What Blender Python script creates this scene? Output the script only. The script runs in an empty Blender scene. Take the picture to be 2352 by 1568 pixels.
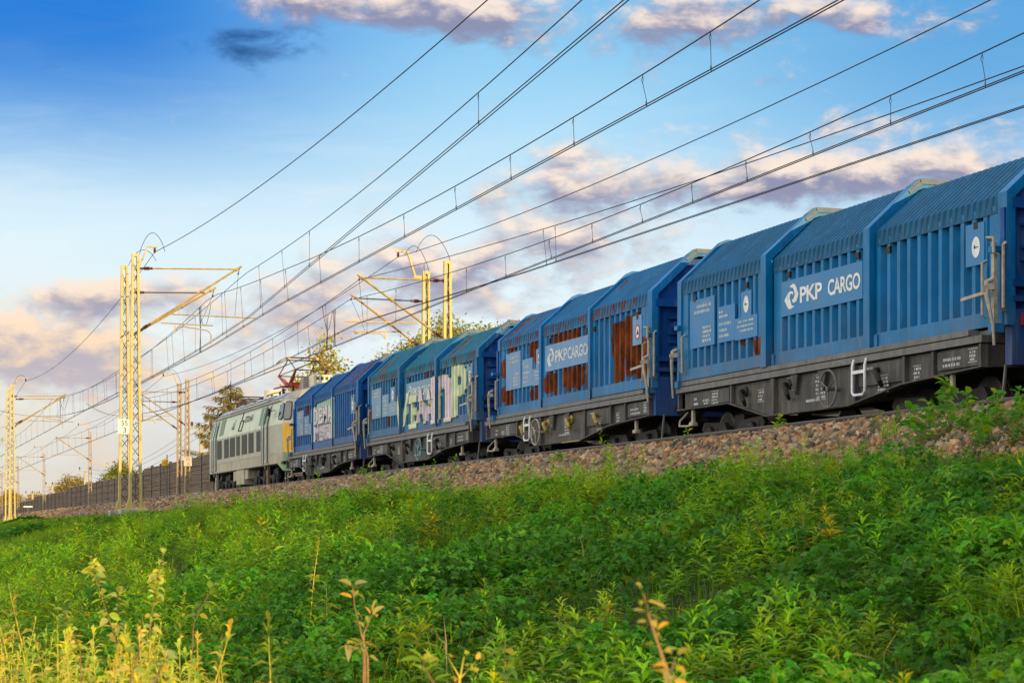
import bpy, bmesh, math, random
import numpy as np
from mathutils import Vector, Matrix
rad = math.radians
random.seed(7)
rng = np.random.default_rng(11)
scene = bpy.context.scene
COL = scene.collection

# ------------------------------------------------------------------ camera
TH = 0.316                      # heading of the lens, to the right of the track direction (+Y)
cam_d = bpy.data.cameras.new("camera")
cam_d.sensor_width = 36.0
cam_d.lens = 69.92
cam_d.shift_y = 0.1856          # perspective-control shift: verticals stay vertical
cam_d.clip_start = 0.1
cam_d.clip_end = 6000.0
cam_d.dof.use_dof = True
cam_d.dof.focus_distance = 42.0
cam_d.dof.aperture_fstop = 10.0
cam = bpy.data.objects.new("camera", cam_d)
cam.location = (0, 0, -1.379)
cam.rotation_euler = (rad(90), 0, -TH)
COL.objects.link(cam)
scene.camera = cam

# ------------------------------------------------------------------ light
SUN_EL, SUN_AZ = rad(10.5), rad(158.2)     # azimuth clockwise from +Y: behind the camera, on the far side of the track
sun_d = bpy.data.lights.new("sun", 'SUN')
sun_d.energy = 5.0
sun_d.angle = rad(0.6)
sun_d.color = (1.0, 0.75, 0.34)
sun = bpy.data.objects.new("sun", sun_d)
to_sun = Vector((math.sin(SUN_AZ)*math.cos(SUN_EL), math.cos(SUN_AZ)*math.cos(SUN_EL), math.sin(SUN_EL)))
sun.rotation_euler = to_sun.to_track_quat('Z', 'Y').to_euler()
sun.location = to_sun*60
COL.objects.link(sun)

scene.view_settings.view_transform = 'Standard'
scene.view_settings.look = 'None'
scene.view_settings.exposure = 0.0
scene.view_settings.gamma = 1.0
scene.render.engine = 'CYCLES'
scene.cycles.use_denoising = True
scene.cycles.max_bounces = 6
scene.cycles.transparent_max_bounces = 8

def lin(r, g, b):
    f = lambda c: (c/255/12.92) if c/255 <= 0.04045 else ((c/255+0.055)/1.055)**2.4
    return (f(r), f(g), f(b))

# ------------------------------------------------------------------ sky: Nishita + evening gradient + clouds, all by direction
world = bpy.data.worlds.new("World")
scene.world = world
world.use_nodes = True
nt = world.node_tree
nt.nodes.clear()
class NB:
    """small node-building helper"""
    def __init__(s, tree): s.t = tree; s.n = tree.nodes; s.l = tree.links
    def put(s, node, i, v):
        if v is None: return
        if hasattr(v, 'is_output'): s.l.new(v, node.inputs[i])
        else: node.inputs[i].default_value = v
    def math(s, op, a, b=None, c=None, clamp=False):
        n = s.n.new('ShaderNodeMath'); n.operation = op; n.use_clamp = clamp
        s.put(n, 0, a); s.put(n, 1, b); s.put(n, 2, c); return n.outputs[0]
    def mix(s, f, a, b, blend='MIX'):
        n = s.n.new('ShaderNodeMix'); n.data_type = 'RGBA'; n.blend_type = blend
        s.put(n, 0, f)
        for i, v in ((6, a), (7, b)):
            if isinstance(v, tuple) and len(v) == 3: v = v+(1,)
            s.put(n, i, v)
        return n.outputs[2]
    def ramp(s, f, stops, interp='LINEAR'):
        n = s.n.new('ShaderNodeValToRGB'); cr = n.color_ramp; cr.interpolation = interp
        while len(cr.elements) < len(stops): cr.elements.new(0.5)
        for e, (p, c) in zip(cr.elements, stops):
            e.position = p; e.color = (c if len(c) == 4 else c+(1,)) if isinstance(c, tuple) else (c, c, c, 1)
        s.put(n, 0, f); return n.outputs[0]
    def noise(s, vec, scale, detail=4, rough=0.5, dist=0.0, dims='3D'):
        n = s.n.new('ShaderNodeTexNoise'); n.noise_dimensions = dims
        if vec is not None: s.l.new(vec, n.inputs['Vector'])
        n.inputs['Scale'].default_value = scale; n.inputs['Detail'].default_value = detail
        n.inputs['Roughness'].default_value = rough; n.inputs['Distortion'].default_value = dist
        return n.outputs['Fac']
    def maprange(s, v, a, b, c=0.0, d=1.0, smooth=True):
        n = s.n.new('ShaderNodeMapRange'); n.interpolation_type = 'SMOOTHSTEP' if smooth else 'LINEAR'
        s.put(n, 0, v); s.put(n, 1, a); s.put(n, 2, b); s.put(n, 3, c); s.put(n, 4, d); return n.outputs[0]
    def xyz(s, a, b, c):
        n = s.n.new('ShaderNodeCombineXYZ'); s.put(n, 0, a); s.put(n, 1, b); s.put(n, 2, c); return n.outputs[0]
    def mapping(s, vec, scale=(1, 1, 1), loc=(0, 0, 0)):
        n = s.n.new('ShaderNodeMapping'); s.l.new(vec, n.inputs[0])
        n.inputs['Scale'].default_value = scale; n.inputs['Location'].default_value = loc; return n.outputs[0]

w = NB(nt)
tc = w.n.new('ShaderNodeTexCoord')
sep = w.n.new('ShaderNodeSeparateXYZ'); w.l.new(tc.outputs['Generated'], sep.inputs[0])
dx, dy, dz = sep.outputs
az = w.math('MULTIPLY', w.math('ARCTAN2', dx, dy), 180/math.pi)          # degrees clockwise from +Y
el = w.math('MULTIPLY', w.math('ARCSINE', dz), 180/math.pi)              # degrees above the horizon
sky = w.n.new('ShaderNodeTexSky'); sky.sky_type = 'NISHITA'; sky.sun_disc = False
sky.sun_elevation = SUN_EL; sky.sun_rotation = SUN_AZ
sky.air_density = 1.0; sky.dust_density = 1.5; sky.ozone_density = 1.5
# elevation gradient (0..40 deg -> 0..1)
g = w.math('DIVIDE', el, 40.0, clamp=True)
grad = w.ramp(g, [(0.0, lin(204, 200, 202)), (0.07, lin(214, 216, 220)), (0.14, lin(230, 242, 246)), (0.22, lin(212, 236, 248)),
                  (0.29, lin(168, 216, 244)), (0.38, lin(112, 188, 236)), (1.0, lin(110, 165, 222))])
deepf = w.math('MULTIPLY', w.maprange(el, 8.2, 14.4), w.maprange(az, 18.0, 6.0), clamp=True)
grad = w.mix(w.math('MULTIPLY', deepf, .97), grad, lin(0, 116, 212))
rightf = w.math('MULTIPLY', w.maprange(el, 5.0, 14.0), w.maprange(az, 19.0, 32.0), clamp=True)
grad = w.mix(w.math('MULTIPLY', rightf, 0.75), grad, lin(66, 150, 214))
# warm glow low on the left
glow = w.math('MULTIPLY', w.maprange(el, 9.0, 3.0), w.maprange(az, 14.0, 2.0), clamp=True)
grad = w.mix(w.math('MULTIPLY', glow, 0.45), grad, lin(240, 228, 196))
# faint streaks of high haze break the even blue
hz = w.noise(w.xyz(w.math('MULTIPLY_ADD', el, -.35, w.math('MULTIPLY', az, 0.22)), w.math('MULTIPLY', el, 1.1), 8.0), 0.9, 7, 0.62, 0.6)
grad = w.mix(w.math('MULTIPLY', w.maprange(hz, .42, .72), w.maprange(el, 13.0, 9.0, .03, .26)), grad, lin(236, 244, 248))
# clouds ------------------------------------------------------------
cvec = w.xyz(w.math('MULTIPLY', az, 0.62), w.math('MULTIPLY', el, 1.15), 3.7)
n1 = w.noise(cvec, 0.85, 8, 0.60, 0.25)
cvec2 = w.xyz(w.math('MULTIPLY_ADD', az, 0.62, 0.12), w.math('MULTIPLY_ADD', el, 1.15, 0.42), 3.7)
n2 = w.noise(cvec2, 0.85, 5, 0.55, 0.25)
def to_azel(u, v):               # pixel of the 2352-wide print -> direction in degrees
    f = 4972*0.91875; x = u-1176; z = 1220.6-v
    return math.degrees(TH)+math.degrees(math.atan(x/f)), math.degrees(math.atan(z/math.hypot(f, x)))
DEG = math.degrees(1/4568.0)
# (u, v, half-width, half-height, amount)
CL = [(930, 8, 310, 78, 1.25), (1060, 66, 120, 50, .8), (1500, 45, 220, 85, 1.0), (1930, 25, 260, 62, 1.1), (700, 0, 110, 30, .75),
      (570, 130, 92, 40, 1.0), (1560, 412, 420, 80, 1.15), (1290, 470, 130, 55, .55), (2080, 388, 320, 66, 1.15), (2030, 275, 170, 36, .6),
      (1340, 352, 90, 32, .55), (1650, 295, 90, 28, .45), (1050, 590, 320, 85, .95), (1400, 560, 170, 40, .55), (190, 680, 150, 38, 1.0), (60, 790, 140, 70, 1.4),
      (210, 835, 160, 60, .7), (620, 690, 330, 80, .6), (480, 800, 260, 70, .45), (820, 720, 200, 70, .55), (1765, 187, 50, 20, .5), (2320, 285, 80, 30, .5),
      (40, 540, 110, 26, .35), (560, 910, 300, 60, .6), (150, 940, 220, 50, .45), (1150, 690, 180, 50, .5), (380, 660, 110, 34, .5)]
tot = None; shade = None
for (u, v, hw, hh, amt) in CL:
    a0, e0 = to_azel(u, v)
    a_ = w.math('MULTIPLY_ADD', az, 1/(hw*DEG), -a0/(hw*DEG))
    e_ = w.math('MULTIPLY_ADD', el, 1/(hh*DEG), -e0/(hh*DEG))
    d2 = w.math('MULTIPLY_ADD', a_, a_, w.math('MULTIPLY', e_, e_))
    b = w.math('MULTIPLY', w.math('EXPONENT', w.math('MULTIPLY', d2, -0.9)), amt)
    sh = w.math('MULTIPLY', b, e_)
    tot = b if tot is None else w.math('ADD', tot, b)
    shade = sh if shade is None else w.math('ADD', shade, sh)
# elsewhere in the sky (outside the photographed part) loose clouds
band = w.math('MULTIPLY', w.maprange(el, 2.0, 12.0), w.math('ADD', w.maprange(az, 42.0, 55.0), w.maprange(az, -8.0, -25.0)), clamp=True)
tot = w.math('ADD', tot, w.math('MULTIPLY', band, 0.45))
dens = w.maprange(w.math('ADD', tot, w.math('MULTIPLY_ADD', n1, 3.2, w.math('MULTIPLY_ADD', w.maprange(el, 9.5, 4.0), 0.20, -1.64))), 0.30, 1.30)
lit = w.math('ADD', w.math('MULTIPLY', shade, 0.95), w.math('MULTIPLY', w.math('SUBTRACT', n1, n2), 3.4))
litf = w.maprange(lit, -0.50, 0.70)
low = w.maprange(el, 8.5, 3.0)
c_lit = w.mix(low, lin(252, 230, 212), lin(252, 212, 166))
c_sh = w.mix(low, lin(138, 136, 166), lin(194, 182, 190))
ccol = w.mix(litf, c_sh, c_lit)
# the small dark cloud in the deep blue takes the blue of the air round it
bluec = w.math('MULTIPLY', w.math('MULTIPLY', w.maprange(az, 13.6, 12.4), w.maprange(el, 14.4, 14.0)), w.maprange(el, 11.6, 12.6), clamp=True)
ccol = w.mix(w.math('MULTIPLY', bluec, 1.0), ccol, lin(22, 78, 140))
skycol = w.mix(w.math('MULTIPLY', dens, 0.93), grad, ccol)
# added fill: sky above the frame whitened to brighten the shaded sides
zen_fill = w.maprange(el, 15.5, 38.0)
skycol = w.mix(zen_fill, skycol, (0.95, 0.98, 1.0))
# unseen bright bank added left of the camera, fill for the shaded train
west_fill = w.math('MULTIPLY', w.math('MULTIPLY', w.maprange(az, -6.0, -40.0), w.maprange(az, -172.0, -130.0)), w.maprange(el, 62.0, 22.0), clamp=True)
skycol = w.mix(west_fill, skycol, (2.0, 1.86, 1.58))
# whole dome: the sky above, added fill included, over a little Nishita
tenx = w.mix(1.0, skycol, (10.0, 10.0, 10.0, 1), 'MULTIPLY')
final = w.mix(0.92, sky.outputs[0], tenx)
bg = w.n.new('ShaderNodeBackground'); w.l.new(final, bg.inputs[0]); bg.inputs[1].default_value = 0.11
wo = w.n.new('ShaderNodeOutputWorld'); w.l.new(bg.outputs[0], wo.inputs[0])

# ------------------------------------------------------------------ tagging and mesh helpers
def tag(o, label=None, cat=None, group=None, kind=None):
    if label: o['label'] = label
    if cat: o['category'] = cat
    if group: o['group'] = group
    if kind: o['kind'] = kind
    return o
def empty(name, loc, label, cat, group=None, rz=0.0):
    o = bpy.data.objects.new(name, None); o.empty_display_size = 0.3
    o.location = loc; o.rotation_euler = (0, 0, rz); COL.objects.link(o)
    return tag(o, label, cat, group)
def link(name, me, parent=None, loc=None):
    o = bpy.data.objects.new(name, me); COL.objects.link(o)
    if parent is not None: o.parent = parent
    if loc is not None: o.location = loc
    return o
def copy_tree(o, parent=None):
    c = o.copy(); COL.objects.link(c)
    if parent is not None: c.parent = parent
    for ch in list(o.children): copy_tree(ch, c)
    return c

class MB:
    def __init__(s): s.v = []; s.f = []; s.m = []
    def add(s, vs, fs, m=0):
        b = len(s.v); s.v += [tuple(p) for p in vs]
        s.f += [tuple(i+b for i in f) for f in fs]; s.m += [m]*len(fs); return s
    def box(s, x0, x1, y0, y1, z0, z1, m=0):
        vs = [(x, y, z) for x in (x0, x1) for y in (y0, y1) for z in (z0, z1)]
        return s.add(vs, [(0, 1, 3, 2), (4, 6, 7, 5), (0, 4, 5, 1), (2, 3, 7, 6), (0, 2, 6, 4), (1, 5, 7, 3)], m)
    def bar(s, p0, p1, w, h, m=0, up=(0, 0, 1)):
        p0, p1 = Vector(p0), Vector(p1); d = (p1-p0).normalized(); u = Vector(up)
        if abs(d.dot(u)) > 0.98: u = Vector((1, 0, 0))
        sd = d.cross(u).normalized()*w/2; uu = sd.cross(d).normalized()*h/2
        vs = [p+a*sd+b*uu for p in (p0, p1) for a, b in ((-1, -1), (1, -1), (1, 1), (-1, 1))]
        return s.add(vs, [(3, 2, 1, 0), (4, 5, 6, 7), (0, 1, 5, 4), (1, 2, 6, 5), (2, 3, 7, 6), (3, 0, 4, 7)], m)
    def tube(s, pts, r, n=8, m=0, cap=True, closed=False):
        pts = [Vector(p) for p in pts]; k = len(pts)
        rs = r if isinstance(r, (list, tuple)) else [r]*k
        vs = []; prev = None
        for i, p in enumerate(pts):
            a = pts[(i-1) % k] if (closed or i > 0) else p; b = pts[(i+1) % k] if (closed or i < k-1) else p
            d = (b-a).normalized()
            if prev is None:
                ref = Vector((0, 0, 1)) if abs(d.z) < 0.9 else Vector((1, 0, 0)); u = d.cross(ref).normalized()
            else: u = (prev-d*prev.dot(d)).normalized()
            prev = u; vv = d.cross(u)
            vs += [p+(u*math.cos(t)+vv*math.sin(t))*rs[i] for t in [2*math.pi*j/n for j in range(n)]]
        fs = []
        for i in range(k if closed else k-1):
            i2 = (i+1) % k
            fs += [(i*n+j, i*n+(j+1) % n, i2*n+(j+1) % n, i2*n+j) for j in range(n)]
        if cap and not closed: fs += [tuple(range(n-1, -1, -1)), tuple((k-1)*n+j for j in range(n))]
        return s.add(vs, fs, m)
    def lathe(s, c, axis, prof, n=16, m=0):
        """prof: (radius, distance along axis)"""
        c = Vector(c); ax = Vector(axis).normalized(); ref = Vector((0, 0, 1)) if abs(ax.z) < .9 else Vector((1, 0, 0))
        u = ax.cross(ref).normalized(); vv = ax.cross(u); vs = []
        for r, h in prof: vs += [c+ax*h+(u*math.cos(t)+vv*math.sin(t))*max(r, 1e-4) for t in [2*math.pi*j/n for j in range(n)]]
        fs = [(i*n+j, i*n+(j+1) % n, (i+1)*n+(j+1) % n, (i+1)*n+j) for i in range(len(prof)-1) for j in range(n)]
        fs += [tuple(range(n-1, -1, -1)), tuple((len(prof)-1)*n+j for j in range(n))]
        return s.add(vs, fs, m)
    def prism(s, poly, axis, a0, a1, m=0):
        """poly in the two other axes, extruded a0..a1 along axis 0/1/2"""
        def mk(p, a):
            q = list(p); q.insert(axis, a); return tuple(q)
        n = len(poly); vs = [mk(p, a0) for p in poly]+[mk(p, a1) for p in poly]
        return s.add(vs, [tuple(range(n)), tuple(range(2*n-1, n-1, -1))]+[(i, (i+1) % n, n+(i+1) % n, n+i) for i in range(n)], m)
    def mesh(s, name, mats, smooth=False, fix=True):
        me = bpy.data.meshes.new(name); me.from_pydata(s.v, [], s.f)
        for mt in (mats if isinstance(mats, (list, tuple)) else [mats]): me.materials.append(mt)
        me.polygons.foreach_set('material_index', s.m)
        if fix:
            bm = bmesh.new(); bm.from_mesh(me); bmesh.ops.recalc_face_normals(bm, faces=bm.faces); bm.to_mesh(me); bm.free()
        if smooth:
            me.polygons.foreach_set('use_smooth', [True]*len(me.polygons))
            try: me.set_sharp_from_angle(angle=rad(38))
            except Exception: pass
        me.update(); return me
    def build(s, name, mats, parent=None, smooth=False, bevel=0.0, loc=None):
        o = link(name, s.mesh(name, mats, smooth), parent, loc)
        if bevel:
            b = o.modifiers.new('bevel', 'BEVEL'); b.width = bevel; b.segments = 2; b.limit_method = 'ANGLE'; b.angle_limit = rad(40)
        return o

def big_mesh(name, verts, faces, mat, cols=None, attr='tint'):
    """fast mesh of triangles/quads from numpy arrays; cols = one RGB per vertex"""
    me = bpy.data.meshes.new(name); nv, (nf, k) = len(verts), faces.shape
    me.vertices.add(nv); me.vertices.foreach_set('co', np.ascontiguousarray(verts, dtype=np.float32).ravel())
    me.loops.add(nf*k); me.loops.foreach_set('vertex_index', np.ascontiguousarray(faces, dtype=np.int32).ravel())
    me.polygons.add(nf); me.polygons.foreach_set('loop_start', np.arange(0, nf*k, k, dtype=np.int32))
    me.polygons.foreach_set('loop_total', np.full(nf, k, dtype=np.int32))
    me.materials.append(mat)
    if cols is not None:
        at = me.attributes.new(attr, 'FLOAT_COLOR', 'POINT')
        c4 = np.ones((nv, 4), np.float32); c4[:, :3] = cols; at.data.foreach_set('color', c4.ravel())
    me.update(calc_edges=True); return me

# ------------------------------------------------------------------ materials
def material(name):
    m = bpy.data.materials.new(name); m.use_nodes = True; nb = NB(m.node_tree)
    return m, nb, m.node_tree.nodes['Principled BSDF']
def surf(name, col, rough=0.55, metal=0.0, var=0.18, scale=3.0, streak=False, dirt=None, dirt_amt=0.5, bump=0.0, spec=0.4, fine=40.0):
    """paint / metal / stone with uneven tone, optional vertical streaks of dirt and a fine bump"""
    m, nb, p = material(name)
    t = nb.n.new('ShaderNodeTexCoord').outputs['Object']
    n = nb.noise(t, scale, 5, 0.6)
    lo = tuple(c*(1-var) for c in col); hi = tuple(min(1, c*(1+var)) for c in col)
    c = nb.mix(nb.maprange(n, .3, .7), lo, hi)
    if dirt is not None:
        tv = nb.mapping(t, (1, 1, 0.12) if streak else (1, 1, 1))
        dn = nb.noise(tv, scale*(2.6 if streak else 1.3), 6, 0.65)
        c = nb.mix(nb.math('MULTIPLY', nb.maprange(dn, .46, .72), dirt_amt), c, dirt)
    nb.put(p, 'Base Color', c); p.inputs['Metallic'].default_value = metal
    nb.put(p, 'Roughness', nb.math('MULTIPLY_ADD', n, .25, rough-.12)); p.inputs['Specular IOR Level'].default_value = spec
    if bump:
        b = nb.n.new('ShaderNodeBump'); b.inputs['Strength'].default_value = bump; b.inputs['Distance'].default_value = .02
        nb.l.new(nb.noise(t, fine, 4, .6), b.inputs['Height']); nb.l.new(b.outputs[0], p.inputs['Normal'])
    return m
def rusty_paint(name, col, rough=0.5, faded=(.35, .42, .5), fade=.25, seed=0.0):
    """painted steel that turns to bare rust where the mesh attribute 'rust' says the paint has gone"""
    m, nb, p = material(name)
    t = nb.n.new('ShaderNodeTexCoord').outputs['Object']
    tt = nb.mapping(t, (1, 1, 1), (seed, seed*.7, 0))
    n = nb.noise(tt, 1.6, 5, .6)
    c = nb.mix(nb.maprange(n, .3, .7), tuple(x*.82 for x in col), tuple(min(1, x*1.16) for x in col))
    tv = nb.mapping(tt, (1, 1, .10))
    s1 = nb.noise(tv, 7.0, 6, .7)
    c = nb.mix(nb.math('MULTIPLY', nb.maprange(s1, .5, .75), fade), c, faded)
    s2 = nb.noise(nb.mapping(tt, (1, 1, .16), (5, 2, 0)), 11.0, 6, .7)
    c = nb.mix(nb.math('MULTIPLY', nb.maprange(s2, .54, .80), .65), c, (.035, .03, .028))
    # brake dust thrown up along the bottom, and pale rain runs
    sp_ = nb.n.new('ShaderNodeSeparateXYZ'); nb.l.new(t, sp_.inputs[0])
    du = nb.math('MULTIPLY', nb.maprange(sp_.outputs[2], 2.15, 1.40), nb.maprange(nb.noise(nb.mapping(tt, (1, 1, .3)), 3.0, 6, .7), .32, .70), clamp=True)
    c = nb.mix(nb.math('MULTIPLY', du, .42), c, (.12, .10, .085))
    s3 = nb.noise(nb.mapping(tt, (1, 1, .05), (9, 4, 0)), 19.0, 5, .7)
    c = nb.mix(nb.math('MULTIPLY', nb.maprange(s3, .60, .78), .22), c, (.42, .47, .52))
    at = nb.n.new('ShaderNodeAttribute'); at.attribute_name = 'rust'
    rn = nb.noise(nb.mapping(tt, (1, 1, .35)), 16.0, 6, .7)
    rf = nb.maprange(nb.math('MULTIPLY_ADD', rn, 1.5, nb.math('ADD', at.outputs['Fac'], -1.02)), -.04, .06)
    rc = nb.mix(nb.maprange(nb.noise(nb.mapping(tt, (1, 1, .3)), 9.0, 5, .7), .35, .7), (.075, .018, .006), (.24, .062, .016))
    nb.put(p, 'Base Color', nb.mix(rf, c, rc))
    nb.put(p, 'Roughness', nb.math('MULTIPLY_ADD', rf, .35, rough)); p.inputs['Specular IOR Level'].default_value = .16
    b = nb.n.new('ShaderNodeBump'); b.inputs['Strength'].default_value = .12; b.inputs['Distance'].default_value = .02
    nb.l.new(nb.noise(t, 30.0, 3, .6), b.inputs['Height']); nb.l.new(b.outputs[0], p.inputs['Normal'])
    return m
def leafy(name, trans=.4, rough=.55, boost=1.0, spec=.12):
    """leaf: colour from the mesh attribute 'tint', light passes through"""
    m, nb, p = material(name)
    at = nb.n.new('ShaderNodeAttribute'); at.attribute_name = 'tint'
    c = at.outputs['Color']
    nb.put(p, 'Base Color', c); p.inputs['Roughness'].default_value = rough; p.inputs['Specular IOR Level'].default_value = spec
    tr = nb.n.new('ShaderNodeBsdfTranslucent')
    tcol = nb.mix(1.0, c, (1.3*boost, 1.3*boost, .5*boost), 'MULTIPLY'); nb.l.new(tcol, tr.inputs[0])
    mx = nb.n.new('ShaderNodeMixShader'); mx.inputs[0].default_value = trans
    nb.l.new(p.outputs[0], mx.inputs[1]); nb.l.new(tr.outputs[0], mx.inputs[2])
    nb.l.new(mx.outputs[0], nb.n['Material Output'].inputs['Surface'])
    return m

M = {}
M['frame'] = surf('frame_grey', (.060, .060, .063), .6, 0, .35, 2.5, True, (.15, .13, .11), .7, .15, spec=.2)
M['frame_rail'] = surf('frame_rail_grey', (.125, .125, .13), .55, 0, .3, 4, True, (.06, .052, .045), .6, .1)
M['black'] = surf('running_gear_black', (.012, .012, .013), .7, 0, .4, 5, False, (.04, .034, .03), .5, .2)
M['wheel'] = surf('wheel_steel', (.05, .047, .045), .5, .5, .3, 6)
M['rail'] = surf('rail_steel', (.050, .038, .031), .55, .2, .3, 6, False, (.075, .042, .026), .5, .1)
M['railtop'] = surf('rail_running_surface', (.32, .31, .30), .3, .8, .15, 10)
M['white'] = surf('white_marking', (.70, .73, .76), .5, 0, .10, 8, True, (.30, .40, .50), .35)
M['stencil'] = surf('stencil_white', (.46, .50, .54), .6, 0, .3, 12)
M['red'] = surf('red_marking', (.45, .03, .03), .5, 0, .15, 8)
M['grab'] = surf('handrail_offwhite', (.36, .33, .26), .5, 0, .2, 9, False, (.2, .13, .07), .5)
M['yellow_hook'] = surf('lashing_hook_yellow', (.34, .25, .05), .55, 0, .3, 9, False, (.05, .04, .03), .6)
M['signal_yellow'] = surf('front_yellow', (.80, .42, .002), .45, 0, .12, 3, True, (.30, .15, .02), .4)
M['mint'] = surf('loco_pale_green', (.50, .58, .45), .45, 0, .08, 2, True, (.33, .33, .26), .5)
M['mint_low'] = surf('loco_lower_grey', (.38, .38, .31), .5, 0, .12, 2, True, (.21, .185, .14), .75)
M['skirt'] = surf('loco_skirt_dirty', (.38, .36, .27), .55, 0, .15, 2.5, True, (.16, .125, .09), .8)
M['beige'] = surf('loco_cab_beige', (.47, .46, .38), .45, 0, .10, 2, True, (.33, .30, .22), .5)
M['green_low'] = surf('loco_bumper_green', (.16, .30, .16), .5, 0, .12, 3, True, (.22, .22, .15), .5)
M['grille'] = surf('grille_dark_green', (.024, .036, .030), .6, 0, .2, 4, True, (.07, .06, .045), .5)
M['panel_green'] = surf('panel_mid_green', (.115, .21, .125), .55, 0, .12, 3)
M['roof_grey'] = surf('loco_roof_grey', (.30, .29, .27), .5, 0, .2, 2, False, (.14, .12, .1), .5)
M['louvre'] = surf('louvre_dark', (.018, .022, .026), .45, .2, .3, 5)
M['alu'] = surf('roof_panel_pale', (.42, .48, .54), .35, .3, .12, 3, False, (.25, .25, .25), .4)
M['glass'] = surf('window_glass', (.02, .035, .055), .06, 0, .1, 2, spec=1.0)
M['rubber'] = surf('rubber_black', (.010, .010, .010), .6, 0, .2, 6)
M['panto'] = surf('pantograph_red', (.30, .030, .020), .5, 0, .25, 6, False, (.10, .03, .02), .5)
M['panto_dark'] = surf('pantograph_dark', (.06, .035, .03), .5, .3, .25, 6)
M['copper'] = surf('copper_bar', (.40, .22, .08), .45, .5, .2, 8)
M['porcelain'] = surf('insulator_brown', (.12, .035, .02), .25, 0, .15, 6)
M['bow_glare'] = surf('bow_glare_pale', (.14, .175, .20), .75, 0, .15, 6, False, (.2, .2, .2), .4)  # pale tone imitating sun glare on the blue bows
M['cream'] = surf('roof_box_cream', (.66, .60, .46), .5, 0, .12, 4)
M['mast'] = surf('mast_paint_grey', (.54, .42, .14), .5, .05, .14, 2.5, True, (.46, .32, .10), .4, .06)
M['mast_rust'] = surf('mast_rusty', (.36, .27, .15), .6, .1, .25, 3, True, (.26, .10, .04), .7, .1)
M['lattice'] = surf('lattice_bar', (.13, .12, .09), .55, .2, .25, 5, False, (.12, .09, .06), .5)
M['canti'] = surf('cantilever_tube', (.50, .33, .09), .5, .25, .2, 5, True, (.26, .15, .06), .5)
M['canti_dark'] = surf('cantilever_tube_grey', (.12, .12, .12), .5, .2, .2, 5)
M['wire'] = surf('overhead_wire', (.022, .020, .020), .6, .2, .2, 2)
M['concrete'] = surf('concrete', (.36, .35, .33), .85, 0, .2, 4, False, (.2, .18, .15), .5, .3, spec=.2)
M['post_grey'] = surf('barrier_post', (.12, .125, .13), .6, .2, .2, 3, True, (.06, .06, .06), .4)
M['cabinet'] = surf('cabinet_white', (.62, .62, .60), .5, 0, .1, 4, True, (.4, .38, .33), .4)
M['sign'] = surf('sign_white', (.74, .74, .72), .5, 0, .06, 6)
M['sign_dirty'] = surf('sign_rust_stained', (.60, .50, .42), .55, 0, .2, 6, True, (.3, .14, .07), .6)
M['ink'] = surf('sign_black', (.02, .02, .02), .6, 0, .1, 6)
M['wood_pole'] = surf('pole_concrete', (.48, .42, .32), .8, 0, .15, 4, True, (.3, .24, .17), .4)
M['bark'] = surf('bark', (.10, .075, .05), .9, 0, .3, 8, True, (.05, .04, .03), .5, .4)
M['stem_green'] = surf('stem_green', (.20, .24, .05), .6, 0, .2, 20)
M['stem_red'] = surf('stem_reddish', (.26, .13, .055), .6, 0, .25, 20)
M['dry'] = surf('dry_stem', (.36, .20, .085), .7, 0, .3, 20)
M['g_mint'] = surf('spray_mint', (.42, .62, .50), .6, 0, .18, 5)
M['g_pink'] = surf('spray_pink', (.70, .58, .68), .6, 0, .15, 3, True, (.10, .27, .42), .6)
M['g_violet'] = surf('spray_violet', (.26, .15, .30), .6, 0, .25, 5)
M['g_lime'] = surf('spray_lime', (.62, .72, .48), .6, 0, .15, 3, True, (.10, .27, .42), .6)
M['g_yellow'] = surf('spray_yellow', (.55, .52, .16), .6, 0, .15, 5)
M['g_black'] = surf('spray_black', (.03, .06, .09), .6, 0, .3, 3, True, (.06, .2, .36), .8)
M['leaf'] = leafy('leaf')
M['leaf_tree'] = leafy('tree_leaf', .35, .55)
M['leaf_front'] = leafy('front_leaf', .5, .5, 1.15)
# ================================================================== SETTING
NEAR_X, FAR_X = 12.0, 16.0       # centre lines of the two tracks; rail tops at z = 0
def zg(x, y):
    """terrain height (numpy friendly)"""
    x = np.asarray(x, float); y = np.asarray(y, float)
    base = np.interp(x, [-400, -30, -2, 0, 4.5, 8.6, 9.4, 10.7, 11.1, 11.3, 16.8, 17.6, 18.8, 24, 60, 400],
                     [-3.6, -3.3, -3.0, -2.9, -1.86, -.86, -.72, -.19, -.13, -.16, -.17, -.25, -.85, -.95, -1.1, -1.5])
    wob = (np.sin(x*1.9+y*.45)*.5+np.sin(x*.8-y*.83+1.3)*.6+np.sin(y*1.7+x*.6)*.3)*.055
    k = np.clip((9.2-x)/1.5, 0, 1)*np.clip((x+6)/4, 0, 1)
    return base+wob*k
xs = np.concatenate([[-400, -200, -100, -60, -30, -15, -8], np.arange(-5, 9.4, .45), [9.5, 10.0, 10.55, 12, 14, 16, 17.45, 18.6, 20, 24, 30, 45, 60, 90, 150, 250, 400]])
ys = np.concatenate([[-120, -80, -50, -30, -20, -10, -5], np.arange(0, 60, .6), np.arange(60, 150, 2.0), np.arange(150, 400, 10.0), [400, 500, 700, 1000, 1500, 2500]])
gx, gy = np.meshgrid(xs, ys); gz = zg(gx, gy)-.02
nx, ny = len(xs), len(ys)
idx = np.arange(nx*ny).reshape(ny, nx)
gf = np.stack([idx[:-1, :-1], idx[:-1, 1:], idx[1:, 1:], idx[1:, :-1]], -1).reshape(-1, 4)
m, nb, p = material('soil_and_moss')
t = nb.n.new('ShaderNodeTexCoord').outputs['Object']
c = nb.mix(nb.maprange(nb.noise(t, 1.3, 6, .6), .35, .65), (.018, .030, .008), (.045, .070, .016))
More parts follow.
